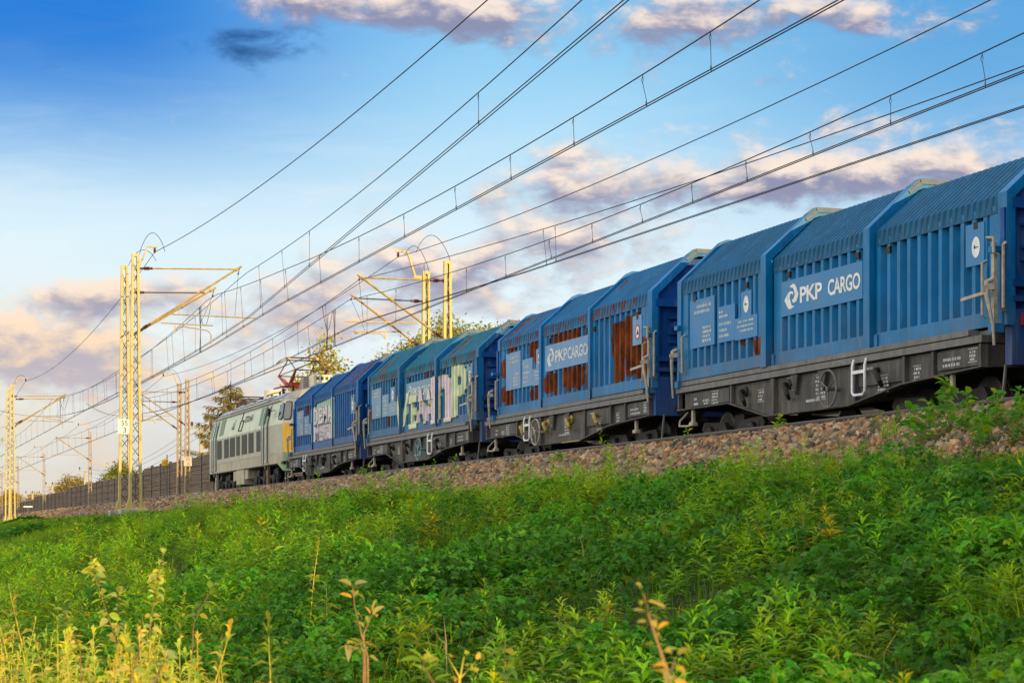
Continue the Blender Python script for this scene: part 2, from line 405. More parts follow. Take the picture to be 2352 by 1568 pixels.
c = nb.mix(nb.math('MULTIPLY', nb.maprange(nb.noise(t, 6.0, 5, .6), .55, .75), .6), c, (.075, .05, .028))
nb.put(p, 'Base Color', c); p.inputs['Roughness'].default_value = .95; p.inputs['Specular IOR Level'].default_value = .1
tag(link('ground', big_mesh('ground', np.stack([gx, gy, gz], -1).reshape(-1, 3), gf, m)), kind='structure')

# ballast: a bumpy bed under loose stones
bxs = np.concatenate([np.arange(9.1, 11.2, .15), [11.3, 12, 13, 14, 15, 16, 17.4, 18.0, 18.8]])
bys = np.concatenate([np.arange(-60, 5, 3.0), np.arange(5, 110, .35), np.arange(110, 420, 3.0)])
gx, gy = np.meshgrid(bxs, bys)
gz = zg(gx, gy)+.01+rng.uniform(-.015, .015, gx.shape); gz[:, 0] -= .15; gz[:, -1] -= .15
nx, ny = len(bxs), len(bys); idx = np.arange(nx*ny).reshape(ny, nx)
gf = np.stack([idx[:-1, :-1], idx[:-1, 1:], idx[1:, 1:], idx[1:, :-1]], -1).reshape(-1, 4)
m, nb, p = material('ballast_bed')
t = nb.n.new('ShaderNodeTexCoord').outputs['Object']
vn = nb.n.new('ShaderNodeTexVoronoi'); vn.inputs['Scale'].default_value = 16; nb.l.new(t, vn.inputs['Vector'])
hs = nb.n.new('ShaderNodeSeparateColor'); nb.l.new(vn.outputs['Color'], hs.inputs[0])
c = nb.ramp(hs.outputs[0], [(0, (.09, .062, .045)), (.35, (.20, .125, .085)), (.7, (.16, .115, .09)), (1, (.30, .20, .14))], 'CONSTANT')
nb.put(p, 'Base Color', nb.mix(nb.maprange(vn.outputs['Distance'], .2, .6), c, (.03, .02, .015))); p.inputs['Roughness'].default_value = .9
b = nb.n.new('ShaderNodeBump'); b.inputs['Strength'].default_value = .8; b.inputs['Distance'].default_value = .05; b.invert = True
nb.l.new(vn.outputs['Distance'], b.inputs['Height']); nb.l.new(b.outputs[0], p.inputs['Normal'])
tag(link('ballast_bed', big_mesh('ballast_bed', np.stack([gx, gy, gz], -1).reshape(-1, 3), gf, m)), kind='structure')

def stones():
    # a rough broken block: cube corners pulled about at random, flat faces and sharp edges
    bv = np.array([(x, y, z) for x in (-1, 1) for y in (-1, 1) for z in (-1, 1)], float)*.80
    bf = np.array([(0, 1, 3), (0, 3, 2), (4, 6, 7), (4, 7, 5), (0, 4, 5), (0, 5, 1), (2, 3, 7), (2, 7, 6), (0, 2, 6), (0, 6, 4), (1, 5, 7), (1, 7, 3)])
    sp = []
    for (y0, y1, per_m, size) in ((9, 34, 900, .034), (34, 62, 620, .039), (62, 115, 300, .050), (115, 190, 90, .07)):
        n = int((y1-y0)*per_m); y = rng.uniform(y0, y1, n); x = rng.uniform(9.22, 11.16, n)
        keep = rng.random(n) < np.clip((x-9.15)/.45, .25, 1); x, y = x[keep], y[keep]
        sp.append(np.stack([x, y, size*rng.uniform(.55, 1.45, len(x))], -1))
    sp = np.concatenate(sp); n = len(sp)
    z = zg(sp[:, 0], sp[:, 1])+.01+sp[:, 2]*rng.uniform(.0, .9, n)
    z = np.minimum(z, -.105-(11.2-sp[:, 0])*.10)
    sc = sp[:, 2:3]*rng.uniform(.65, 1.25, (n, 3))
    q = rng.normal(size=(n, 4)); q /= np.linalg.norm(q, axis=1, keepdims=True)
    a, b_, c_, d_ = q.T
    R = np.stack([1-2*(c_*c_+d_*d_), 2*(b_*c_-a*d_), 2*(b_*d_+a*c_), 2*(b_*c_+a*d_), 1-2*(b_*b_+d_*d_), 2*(c_*d_-a*b_), 2*(b_*d_-a*c_), 2*(c_*d_+a*b_), 1-2*(b_*b_+c_*c_)], -1).reshape(n, 3, 3)
    k = len(bv); jit = rng.uniform(.50, 1.28, (n, k, 1))
    v = np.einsum('nij,nkj->nki', R, bv[None]*jit*sc[:, None, :])+np.stack([sp[:, 0], sp[:, 1], z], -1)[:, None, :]
    f = bf[None]+(np.arange(n)*k)[:, None, None]
    pal = np.array([(.34, .19, .09), (.45, .26, .12), (.28, .17, .09), (.12, .10, .075), (.44, .30, .155), (.25, .21, .145), (.37, .175, .07), (.06, .05, .04), (.36, .30, .20), (.24, .13, .065)])
    col = pal[rng.integers(0, len(pal), n)]*rng.uniform(.6, 1.3, (n, 1))
    m, nb, p = material('ballast_stone')
    at = nb.n.new('ShaderNodeAttribute'); at.attribute_name = 'tint'
    t = nb.n.new('ShaderNodeTexCoord').outputs['Object']
    nb.put(p, 'Base Color', nb.mix(nb.maprange(nb.noise(t, 60, 4, .6), .3, .7), nb.mix(1.0, at.outputs['Color'], (.72, .70, .70), 'MULTIPLY'), at.outputs['Color']))
    p.inputs['Roughness'].default_value = .88
    me = big_mesh('ballast_stones', v.reshape(-1, 3), f.reshape(-1, 3), m, np.repeat(col, k, 0))
    tag(link('ballast_stones', me), 'brown and pinkish broken stone ballast sloping down from the near rail', 'ballast', kind='stuff')
stones()

RAILP = [(-.070, -.172), (.070, -.172), (.070, -.158), (.014, -.140), (.012, -.045), (.036, -.034), (.036, -.006), (.030, 0), (-.030, 0), (-.036, -.006), (-.036, -.034), (-.012, -.045), (-.014, -.140), (-.070, -.158)]
for (cx, nm) in ((NEAR_X, 'near track'), (FAR_X, 'far track')):
    for s_, side in ((-1, 'nearer'), (1, 'farther')):
        mb = MB(); x0 = cx+s_*.7535
        mb.prism([(x0+a, b_) for a, b_ in RAILP], 1, -60, 420); mb.box(x0-.028, x0+.028, -60, 420, .0005, .002, 1)
        lab = {('near track', 'nearer'): 'rusty steel rail lying along the top of the ballast, in front of the train', ('near track', 'farther'): 'steel rail of the empty near track, hidden just behind the front rail',
               ('far track', 'nearer'): 'steel rail under the near wheels of the train', ('far track', 'farther'): 'steel rail under the wheels on the far side of the train'}[(nm, side)]
        # profile is in x,z: prism along axis 1 takes (x, z)
        tag(mb.build('rail', [M['rail'], M['railtop']]), lab, 'rail', 'rails of the two tracks')

# ------------------------------------------------------------------ noise barrier
def barrier():
    root = empty('noise_barrier', (22.5, 240, -.95), 'long brown timber noise barrier with grey steel posts running beside the railway', 'noise barrier')
    x = 0.0; yoff = -240
    y = 3.0; i = 0; pm, nb, pp = material('barrier_planks')
    t = nb.n.new('ShaderNodeTexCoord').outputs['Object']
    bn = nb.noise(nb.mapping(t, (1, .12, 9.0)), 1.4, 4, .6)
    c = nb.mix(nb.maprange(bn, .3, .7), (.10, .066, .042), (.235, .160, .105))
    c = nb.mix(nb.math('MULTIPLY', nb.maprange(nb.noise(nb.mapping(t, (1, .5, .3)), .8, 4, .6), .45, .7), .55), c, (.20, .165, .12))
    nb.put(pp, 'Base Color', c); pp.inputs['Roughness'].default_value = .85
    mp = nb.n.new('ShaderNodeTexWave'); mp.wave_type = 'BANDS'; mp.bands_direction = 'Z'; mp.inputs['Scale'].default_value = 2.6; mp.inputs['Distortion'].default_value = .4
    nb.l.new(t, mp.inputs['Vector'])
    bb = nb.n.new('ShaderNodeBump'); bb.inputs['Strength'].default_value = .9; bb.inputs['Distance'].default_value = .06
    nb.l.new(mp.outputs['Fac'], bb.inputs['Height']); nb.l.new(bb.outputs[0], pp.inputs['Normal'])
    tops = lambda yy: 3.88 if yy < 168 else (3.62 if yy < 232 else (3.36 if yy < 275 else 3.02))
    while y < 390:
        h = tops(y)+.95
        mb = MB(); z = 0.0
        # boards laid one above the other with a shadow gap between them
        nbd = 15; bh = h/nbd
        for k in range(nbd):
            mb.box(x-.05-(.02 if k % 2 else .0), x+.05, y+yoff+.09, y+yoff+4.91, k*bh+.012, (k+1)*bh-.012)
        mb.box(x-.02, x+.03, y+yoff+.08, y+yoff+4.92, 0, h-.02)
        mb.build('panel', pm, root)
        MB().box(x-.13, x+.10, y+yoff-.07, y+yoff+.07, 0, h+.12).build('post', M['post_grey'], root)
        y += 5.0; i += 1
barrier()

# ------------------------------------------------------------------ foliage toolkit
def unit(v): return v/np.maximum(np.linalg.norm(v, axis=-1, keepdims=True), 1e-9)
def leaves_diamond(base, d, nrm, L, W, droop=.25, fold=.18):
    """pointed leaves: 5 vertices, 4 triangles each"""
    n = len(base); s = unit(np.cross(d, nrm)); nn = np.cross(s, d); L = L[:, None]; W = W[:, None]
    mid = base+d*L*.42+nn*L*.05
    tip = base+d*L; tip[:, 2] -= (droop*L)[:, 0]
    v = np.stack([base, mid-s*W*.5, mid-nn*W*fold, mid+s*W*.5, tip], 1)
    f = np.array([(0, 1, 2), (0, 2, 3), (1, 4, 2), (2, 4, 3)])
    return v.reshape(-1, 3), (f[None]+(np.arange(n)*5)[:, None, None]).reshape(-1, 3), 5
def leaves_oval(base, d, nrm, L, W, droop=.15, fold=.14):
    """broad leaves: 8 vertices, 8 triangles each"""
    n = len(base); s = unit(np.cross(d, nrm)); nn = np.cross(s, d); L = L[:, None]; W = W[:, None]
    def at(a, w, z): 
        q = base+d*L*a+s*W*w+nn*L*z; q[:, 2] -= (droop*L*a*a)[:, 0]; return q
    v = np.stack([at(0, 0, 0), at(.24, -.42, .05), at(.24, 0, -fold*.5), at(.24, .42, .05), at(.60, -.46, .05), at(.60, 0, -fold*.5), at(.60, .46, .05), at(1.0, 0, 0)], 1)
    f = np.array([(0, 1, 2), (0, 2, 3), (1, 4, 5), (1, 5, 2), (2, 5, 6), (2, 6, 3), (4, 7, 5), (5, 7, 6)])
    return v.reshape(-1, 3), (f[None]+(np.arange(n)*8)[:, None, None]).reshape(-1, 3), 8
def blades(base, d, L, W, bend):
    """grass blades: 5 vertices, 3 triangles, bending over"""
    n = len(base); up = np.zeros((n, 3)); up[:, 2] = 1
    hz = d.copy(); hz[:, 2] = 0; hz = unit(hz); s = np.cross(hz, up); L = L[:, None]; W = W[:, None]; bend = bend[:, None]
    m1 = base+d*L*.55; tip = base+d*L+hz*L*bend*.5-up*L*bend*.35
    v = np.stack([base-s*W*.5, base+s*W*.5, m1-s*W*.45, m1+s*W*.45, tip], 1)
    f = np.array([(0, 1, 3), (0, 3, 2), (2, 3, 4)])
    return v.reshape(-1, 3), (f[None]+(np.arange(n)*5)[:, None, None]).reshape(-1, 3), 5
def leaves_smooth(base, d, nrm, L, W, droop=.15, fold=.12, seg=7):
    """broad leaves with a smooth curved outline, for plants close to the lens"""
    n = len(base); s = unit(np.cross(d, nrm)); nn = np.cross(s, d); L = L[:, None]; W = W[:, None]; curl = rng.uniform(.3, 1.6, (n, 1)); rows = []
    for k in range(seg+1):
        a = k/seg; w_ = math.sin(math.pi*min(1, a**.85))**.75*.5 if 0 < k < seg else .012
        c = base+d*L*a; c[:, 2] -= (droop*L*curl*a**2)[:, 0]
        e = nn*L*fold*(w_*2)
        rows += [c-s*W*w_+e, c, c+s*W*w_+e]
    v = np.stack(rows, 1); f = []
    for k in range(seg):
        o = k*3
        for j in (0, 1): f += [(o+j, o+j+1, o+j+4), (o+j, o+j+4, o+j+3)]
    f = np.array(f); kv = (seg+1)*3
    return v.reshape(-1, 3), (f[None]+(np.arange(n)*kv)[:, None, None]).reshape(-1, 3), kv
class Foliage:
    def __init__(s): s.v = []; s.f = []; s.c = []; s.n = 0
    def add(s, vfk, col):
        v, f, k = vfk; s.v.append(v); s.f.append(f+s.n); s.n += len(v); s.c.append(np.repeat(col, k, 0))
    def mesh(s, name, mat): return big_mesh(name, np.concatenate(s.v), np.concatenate(s.f), mat, np.concatenate(s.c))
def ang_dir(azm, elv): return np.stack([np.cos(azm)*np.cos(elv), np.sin(azm)*np.cos(elv), np.sin(elv)], -1)
def rand_col(base, n, spread=.25, yellow=0.0):
    c = np.array(base)[None]*rng.uniform(1-spread, 1+spread, (n, 1))*np.stack([rng.uniform(.75, 1.3, n), np.ones(n), rng.uniform(.6, 1.4, n)], -1)
    if yellow:
        k = rng.random(n) < yellow; c[k] = c[k]*np.array([2.2, 1.15, .7])
    return np.clip(c, .004, .8)
def herb(fo, px, py, pz, h, K, L, W, base, yellow=.04, top=.15, narrow=True):
    """upright leafy shoots: leaves in a spiral up each stem, upper ones pale and rising, lower ones hanging"""
    n = len(px); t = np.tile(np.linspace(top, 1, K)[None], (n, 1))+rng.uniform(-.03, .03, (n, K))
    azm = np.arange(K)[None]*2.4+rng.uniform(0, 6.28, (n, 1))+rng.uniform(-.3, .3, (n, K))
    lean = rng.normal(0, .10, (n, 2))
    b = np.stack([px[:, None]+lean[:, :1]*h[:, None]*t, py[:, None]+lean[:, 1:]*h[:, None]*t, pz[:, None]+h[:, None]*t], -1).reshape(-1, 3)
    elv = (.0+1.05*t**2+rng.uniform(-.28, .28, (n, K))).ravel(); d = ang_dir(azm.ravel(), elv)
    nr = np.zeros_like(d); nr[:, 2] = 1; nr += rng.normal(0, .25, d.shape)
    ln = (np.sin(np.clip(t*.9+.12, 0, 1)*math.pi)**.6*h[:, None]**.35*L*rng.uniform(.75, 1.2, (n, K))).ravel()
    fn = leaves_diamond if narrow else leaves_oval
    pc = rand_col(base, n, .22, yellow)
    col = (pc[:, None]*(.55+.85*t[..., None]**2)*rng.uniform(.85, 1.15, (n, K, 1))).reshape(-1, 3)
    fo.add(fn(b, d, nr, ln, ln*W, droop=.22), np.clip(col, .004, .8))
    # stems
    nb_ = np.stack([px, py, pz], -1); dd = np.concatenate([lean, np.ones((n, 1))], 1)
    fo.add(blades(nb_, dd, h*.96, np.full(n, .0045), np.full(n, .02)), np.tile(np.array([[.10, .17, .025]]), (n, 1)))
def bramble(fo, px, py, pz, r, h, K, L, base, yellow=.03):
    """low mounds of broad three-part leaves"""
    n = len(px); a = rng.uniform(0, 6.28, (n, K)); q = np.sqrt(rng.random((n, K)))
    x = px[:, None]+np.cos(a)*q*r[:, None]; y = py[:, None]+np.sin(a)*q*r[:, None]
    z = zg(x, y)+h[:, None]*(1-.65*q**2)*rng.uniform(.45, 1.08, (n, K))
    c = np.stack([x, y, z], -1).reshape(-1, 3); N = n*K
    az0 = rng.uniform(0, 6.28, N); tilt = rng.uniform(-.55, .35, N); pc = rand_col(base, n, .3, yellow)
    colr = (pc[:, None]*rng.uniform(.75, 1.25, (n, K, 1))).reshape(-1, 3)
    nr = np.zeros((N, 3)); nr[:, 2] = 1; nr += rng.normal(0, .33, nr.shape); nr = unit(nr)
    for da, sc in ((0, 1.0), (1.25, .82), (-1.25, .82)):
        d = ang_dir(az0+da, tilt); ln = L*sc*rng.uniform(.75, 1.25, N)
        fo.add(leaves_oval(c+d*.01, d, nr, ln, ln*.72, droop=.25), np.clip(colr, .004, .8))
def grass(fo, px, py, pz, h, K, W, base, r=.10, yellow=.05):
    n = len(px); a = rng.uniform(0, 6.28, (n, K)); rr = rng.random((n, K))*r
    b = np.stack([px[:, None]+np.cos(a)*rr, py[:, None]+np.sin(a)*rr, pz[:, None]+np.zeros((n, K))], -1).reshape(-1, 3)
    d = ang_dir(a.ravel()+rng.normal(0, .6, n*K), rng.uniform(.95, 1.5, n*K)); L = (h[:, None]*rng.uniform(.5, 1.15, (n, K))).ravel()
    pc = rand_col(base, n, .2, yellow)
    fo.add(blades(b, d, L, np.full(n*K, W)*rng.uniform(.6, 1.3, n*K), rng.uniform(.05, .9, n*K)), (pc[:, None]*rng.uniform(.8, 1.25, (n, K, 1))).reshape(-1, 3))
def patch(x, y, s, o):
    return np.sin(x*s+o)*np.sin(y*s*.7+o*2.1)+.6*np.sin(x*s*2.1-y*s*1.3+o*3.7)+.4*np.sin(y*s*2.9+o*.7+x*s)
def band(y0, y1, per_m2, x0=.2, x1=9.25):
    """random spots on the bank inside the strip the lens can see"""
    n = int(round((y1-y0)*(x1-x0)*per_m2)); x = rng.uniform(x0, x1, n); y = rng.uniform(y0, y1, n)
    X = math.cos(TH)*x-math.sin(TH)*y; Z = math.sin(TH)*x+math.cos(TH)*y
    k = (Z > 3) & (np.abs(X/Z) < .30+1.3/np.maximum(Z, 1)); return x[k], y[k]

HERB, BRAM, GRAS = (.195, .370, .012), (.056, .180, .014), (.176, .335, .013)
def dome_bramble(fo, cx, cy, r, h, K, L, base):
    """one mound of broad three-part leaves over a dome"""
    q = np.sqrt(rng.random(K)); a = rng.uniform(0, 6.28, K); x = cx+np.cos(a)*q*r; y = cy+np.sin(a)*q*r
    top = 1-q**2.2; z = zg(x, y)+h*top*rng.uniform(.80, 1.04, K)+.03
    c = np.stack([x, y, z], -1); nr = np.stack([np.cos(a)*q*h/r*1.1, np.sin(a)*q*h/r*1.1, np.ones(K)*.8], -1)+rng.normal(0, .38, (K, 3)); nr = unit(nr)
    d0 = rng.normal(size=(K, 3)); d0 = unit(d0-nr*(d0*nr).sum(1, keepdims=True)); sd = np.cross(nr, d0)
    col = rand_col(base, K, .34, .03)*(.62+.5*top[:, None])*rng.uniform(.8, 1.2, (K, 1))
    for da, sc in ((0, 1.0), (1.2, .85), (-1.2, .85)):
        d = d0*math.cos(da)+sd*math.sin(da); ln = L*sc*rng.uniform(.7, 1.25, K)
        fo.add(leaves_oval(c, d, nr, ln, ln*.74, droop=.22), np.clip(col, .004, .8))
def dome_herb(fo, cx, cy, r, h, n, K, L, W, base):
    """one stand of leafy shoots, tallest in the middle"""
    q = np.sqrt(rng.random(n)); a = rng.uniform(0, 6.28, n); x = cx+np.cos(a)*q*r; y = cy+np.sin(a)*q*r
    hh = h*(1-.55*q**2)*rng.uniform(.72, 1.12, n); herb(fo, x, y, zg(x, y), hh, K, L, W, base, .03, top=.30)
def verge():
    fo = Foliage()
    #   y0  y1  clump/m2 radius   K-scale  leaf-scale
    for (y0, y1, dc, rs, ks, ls) in ((3, 13, 4.3, 1.0, 1.0, 1.0), (13, 24, 3.9, 1.0, .85, 1.0), (24, 40, 2.4, 1.15, .62, 1.25), (40, 66, 1.0, 1.45, .5, 1.6), (66, 105, .45, 2.0, .42, 2.2), (105, 190, .16, 3.0, .4, 3.2)):
        # low mixed cover everywhere: short grass and small herbs
        x, y = band(y0, y1, 22*ks/ls)
        if len(x):
            grass(fo, x, y, zg(x, y), rng.uniform(.08, .22, len(x))*np.clip((9.9-x)/1.5, .35, 1)*ls**.35, 12, .0055*ls, (.110, .235, .015), r=.14*ls**.5)
        x, y = band(y0, y1, 15*ks/ls)
        if len(x):
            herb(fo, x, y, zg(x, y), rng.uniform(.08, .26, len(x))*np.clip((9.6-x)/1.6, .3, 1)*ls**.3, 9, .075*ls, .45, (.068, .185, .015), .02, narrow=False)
        # clumps of one kind each
        x, y = band(y0, y1, dc, .2, 8.8)
        for cx, cy in zip(x, y):
            lim = min(1.0, max(.20, (9.15-cx)/2.0))*(.8 if cy < 13 else 1.0); r = rng.uniform(.30, .62)*rs; pick = rng.random()
            nearright = np.clip((22-cy)/8, 0, 1)*np.clip((8.2-cx)/1.5, 0, 1); far = np.clip((cy-42)/18, 0, 1); top = np.clip((cx-7.4)/1.2, 0, 1)
            pb = .07+.58*nearright-.04*far; pg = .10+.42*far+.36*top
            pb *= (1+.45*float(patch(cx, cy, .6, 2.0)))
            if cx > 8.1: pb = 0.0
            hue = rng.random(); tw = np.array([rng.uniform(.8, 1.25), rng.uniform(.85, 1.15), rng.uniform(.7, 1.6)])
            if pick < pb:
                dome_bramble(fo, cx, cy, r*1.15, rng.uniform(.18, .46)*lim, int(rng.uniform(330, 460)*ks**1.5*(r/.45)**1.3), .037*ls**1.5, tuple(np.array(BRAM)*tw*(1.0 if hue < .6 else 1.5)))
            elif pick < pb+pg:
                n = max(3, int(14*ks*r/.4)); gx_ = cx+rng.normal(0, r*.55, n); gy_ = cy+rng.normal(0, r*.55, n)
                grass(fo, gx_, gy_, zg(gx_, gy_), rng.uniform(.16, .44, n)*max(.35, lim), 18, .0062*ls, tuple(np.array(GRAS)*tw))
            elif hue < .74:
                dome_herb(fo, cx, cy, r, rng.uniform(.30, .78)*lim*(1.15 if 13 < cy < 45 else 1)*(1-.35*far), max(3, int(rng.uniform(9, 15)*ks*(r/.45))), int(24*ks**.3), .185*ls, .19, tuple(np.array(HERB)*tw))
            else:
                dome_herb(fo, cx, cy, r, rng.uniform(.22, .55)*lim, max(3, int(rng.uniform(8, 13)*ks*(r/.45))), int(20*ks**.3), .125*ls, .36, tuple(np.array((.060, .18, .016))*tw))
        # a few pale dead stalks and turning leaves
        x, y = band(y0, y1, .5*ks)
        if len(x): grass(fo, x, y, zg(x, y), rng.uniform(.3, .6, len(x))*np.clip((9.4-x)/2, .3, 1), 5, .005*ls, (.36, .30, .12))
        # weeds straggling on to the ballast
        x, y = band(y0, y1, 3.5*ks/ls, 9.15, 9.9)
        if len(x):
            k = rng.random(len(x)) < np.exp(-(x-9.15)*2.6)*np.clip(.5+.7*patch(x, y, .9, 3.3), 0, 1); x, y = x[k], y[k]
            herb(fo, x, y, zg(x, y), rng.uniform(.08, .24, len(x)), 12, .06*ls, .35, (.12, .30, .02), .03)
    # on the near right the growth climbs up the ballast shoulder to the rail
    n = 46; cy_ = rng.uniform(14.0, 21.0, n); cx_ = rng.uniform(8.9, 10.55, n)
    for cx, cy in zip(cx_, cy_):
        if rng.random() < .30+.40*(20.5-cy)/6-.16*(cx-8.9):
            if rng.random() < .6: dome_herb(fo, cx, cy, .34, rng.uniform(.18, .40), 8, 22, .12, .36, (.085, .22, .016))
            else: grass(fo, cx+rng.normal(0, .2, 8), cy+rng.normal(0, .2, 8), zg(np.full(8, cx), np.full(8, cy)), rng.uniform(.12, .34, 8), 16, .006, GRAS)
    me = fo.mesh('ground_cover', M['leaf'])
    tag(link('ground_cover', me), 'dense green grass, brambles and leafy shoots covering the railway bank', 'undergrowth', kind='stuff')
    print('ground cover tris', len(me.polygons))
verge()
# ================================================================== TRAIN
# wagon space: q runs from the far (left) end towards the camera (right) end, local y = -q; near side is local x = -1.46
RIBP = .30
RD = .12
def rib_breaks(q0, q1):
    k0 = int(math.floor(q0/RIBP))-1; out = [q0, q1]
    for k in range(k0, int(q1/RIBP)+2):
        for o in (0, .09, .145, .245):
            q = k*RIBP+o
            if q0+.004 < q < q1-.004: out.append(q)
    return sorted(out)
def rib_depth(q):
    o = (q % RIBP)
    if o < .09: return 0.0
    if o < .145: return RD*(o-.09)/.055
    if o < .245: return RD
    return RD*(1-(o-.245)/.055)
ZS0, ZS1, ZF0, ZF1, ZR = 1.42, 1.62, 3.02, 3.27, 4.06

def text_bm(txt, size, bold=0.0, shear=0.0, spacing=1.0):
    """filled flat lettering as a bmesh in the (x, y) plane"""
    cu = bpy.data.curves.new('lettering', 'FONT'); cu.body = txt; cu.size = size; cu.offset = bold; cu.shear = shear
    cu.space_character = spacing; cu.resolution_u = 3; cu.fill_mode = 'FRONT' if hasattr(cu, 'fill_mode') else cu.fill_mode
    ob = bpy.data.objects.new('lettering', cu); COL.objects.link(ob)
    dg = bpy.context.evaluated_depsgraph_get(); me = bpy.data.meshes.new_from_object(ob.evaluated_get(dg))
    bm = bmesh.new(); bm.from_mesh(me)
    bpy.data.objects.remove(ob); bpy.data.meshes.remove(me); bpy.data.curves.remove(cu)
    return bm
def bm_bounds(bm):
    xs_ = [v.co.x for v in bm.verts]; ys_ = [v.co.y for v in bm.verts]
    return (min(xs_), max(xs_), min(ys_), max(ys_)) if xs_ else (0, 1, 0, 1)
def fit_bm(bm, q0, q1, z0, z1):
    a, b_, c, d = bm_bounds(bm)
    for v in bm.verts:
        v.co.x = q0+(v.co.x-a)/max(b_-a, 1e-6)*(q1-q0); v.co.y = z0+(v.co.y-c)/max(d-c, 1e-6)*(z1-z0); v.co.z = 0
    return bm
def poly_bm(polys):
    bm = bmesh.new()
    for pl in polys: bm.faces.new([bm.verts.new((a, b_, 0)) for a, b_ in pl])
    bmesh.ops.triangulate(bm, faces=bm.faces); return bm
def ring_poly(cx, cz, r0, r1, n=28, sq=1.0):
    bm = bmesh.new(); A = []; B = []
    for i in range(n):
        t = 2*math.pi*i/n
        A.append(bm.verts.new((cx+math.cos(t)*r1*sq, cz+math.sin(t)*r1, 0)))
        if r0 > 0: B.append(bm.verts.new((cx+math.cos(t)*r0*sq, cz+math.sin(t)*r0, 0)))
    if r0 > 0:
        for i in range(n): bm.faces.new((A[i], A[(i+1) % n], B[(i+1) % n], B[i]))
    else: bm.faces.new(A)
    return bm
def decal(name, bm, surf_x, mat, parent, eps=.005, cuts=(), zcuts=()):
    """paint on a panel: cut at every fold of the panel and pressed on to it"""
    for q in cuts:
        bmesh.ops.bisect_plane(bm, geom=bm.verts[:]+bm.edges[:]+bm.faces[:], plane_co=(q, 0, 0), plane_no=(1, 0, 0))
    for z in zcuts:
        bmesh.ops.bisect_plane(bm, geom=bm.verts[:]+bm.edges[:]+bm.faces[:], plane_co=(0, z, 0), plane_no=(0, 1, 0))
    # each face keeps the depth of the surface under its own middle
    me = bpy.data.meshes.new(name); V = []; F = []
    for f in bm.faces:
        c = f.calc_center_median(); b0 = len(V)
        for v in f.verts:
            q = c.x+(v.co.x-c.x)*.9995; z = c.y+(v.co.y-c.y)*.9995
            V.append((surf_x(q, z)-eps, -v.co.x, v.co.y))
        F.append(tuple(range(b0, b0+len(f.verts))))
    me.from_pydata(V, [], F); me.materials.append(mat); bm.free()
    return link(name, me, parent)

EMBLEM = [[(.60, 1.0), (.78, .93), (1.0, .53), (.86, .26), (.62, .22), (.52, .34), (.66, .40), (.74, .55), (.62, .82), (.36, .90)],
          [(.42, 0.0), (.72, .07), (.52, .12), (.36, .45), (.42, .60), (.54, .62), (.60, .52), (.62, .66), (.40, .72), (.20, .62), (0.0, .40), (.26, .03)]]

def end_bogies(root, cx_list, wheel_r=.42):
    for cq in cx_list:
        bg = MB()
        for sx in (-1, 1):
            bg.prism([(-cq+1.35, .52), (-cq+1.25, .64), (-cq+.35, .60), (-cq+.2, .42), (-cq-.2, .42), (-cq-.35, .60), (-cq-1.25, .64), (-cq-1.35, .52), (-cq-1.2, .36), (-cq-.5, .30), (-cq+.5, .30), (-cq+1.2, .36)], 0, sx*1.06, sx*1.14)
            for w_ in (-.9, .9):
                bg.box(sx*1.05-.09, sx*1.05+.09, -cq+w_-.16, -cq+w_+.16, .32, .56)
                bg.lathe((sx*1.14, -cq+w_, .42), (sx, 0, 0), [(.13, 0), (.13, .07), (.06, .09)], 12)
                for s2 in (-.22, .22): bg.lathe((sx*1.1, -cq+w_+s2, .36), (0, 0, 1), [(.07, 0), (.055, .07), (.07, .14), (.055, .2)], 10)
            bg.bar((sx*1.2, -cq-1.3, .30), (sx*1.2, -cq+1.3, .34), .03, .03)
        bg.box(-1.0, 1.0, -cq-.2, -cq+.2, .45, .72)
        b = bg.build('bogie', M['black'], root)
        for w_ in (-.9, .9):
            wm = MB()
            for sx in (-1, 1):
                wm.lathe((sx*.70, -cq+w_, wheel_r), (sx, 0, 0), [(wheel_r+.025, 0), (wheel_r+.02, .03), (wheel_r, .035), (wheel_r-.01, .13), (wheel_r-.07, .135), (.16, .09), (.14, .16), (.05, .17)], 22)
            wm.lathe((-.7, -cq+w_, wheel_r), (1, 0, 0), [(.08, 0), (.08, 1.4)], 10)
            wm.build('wheelset', M['wheel'], b)

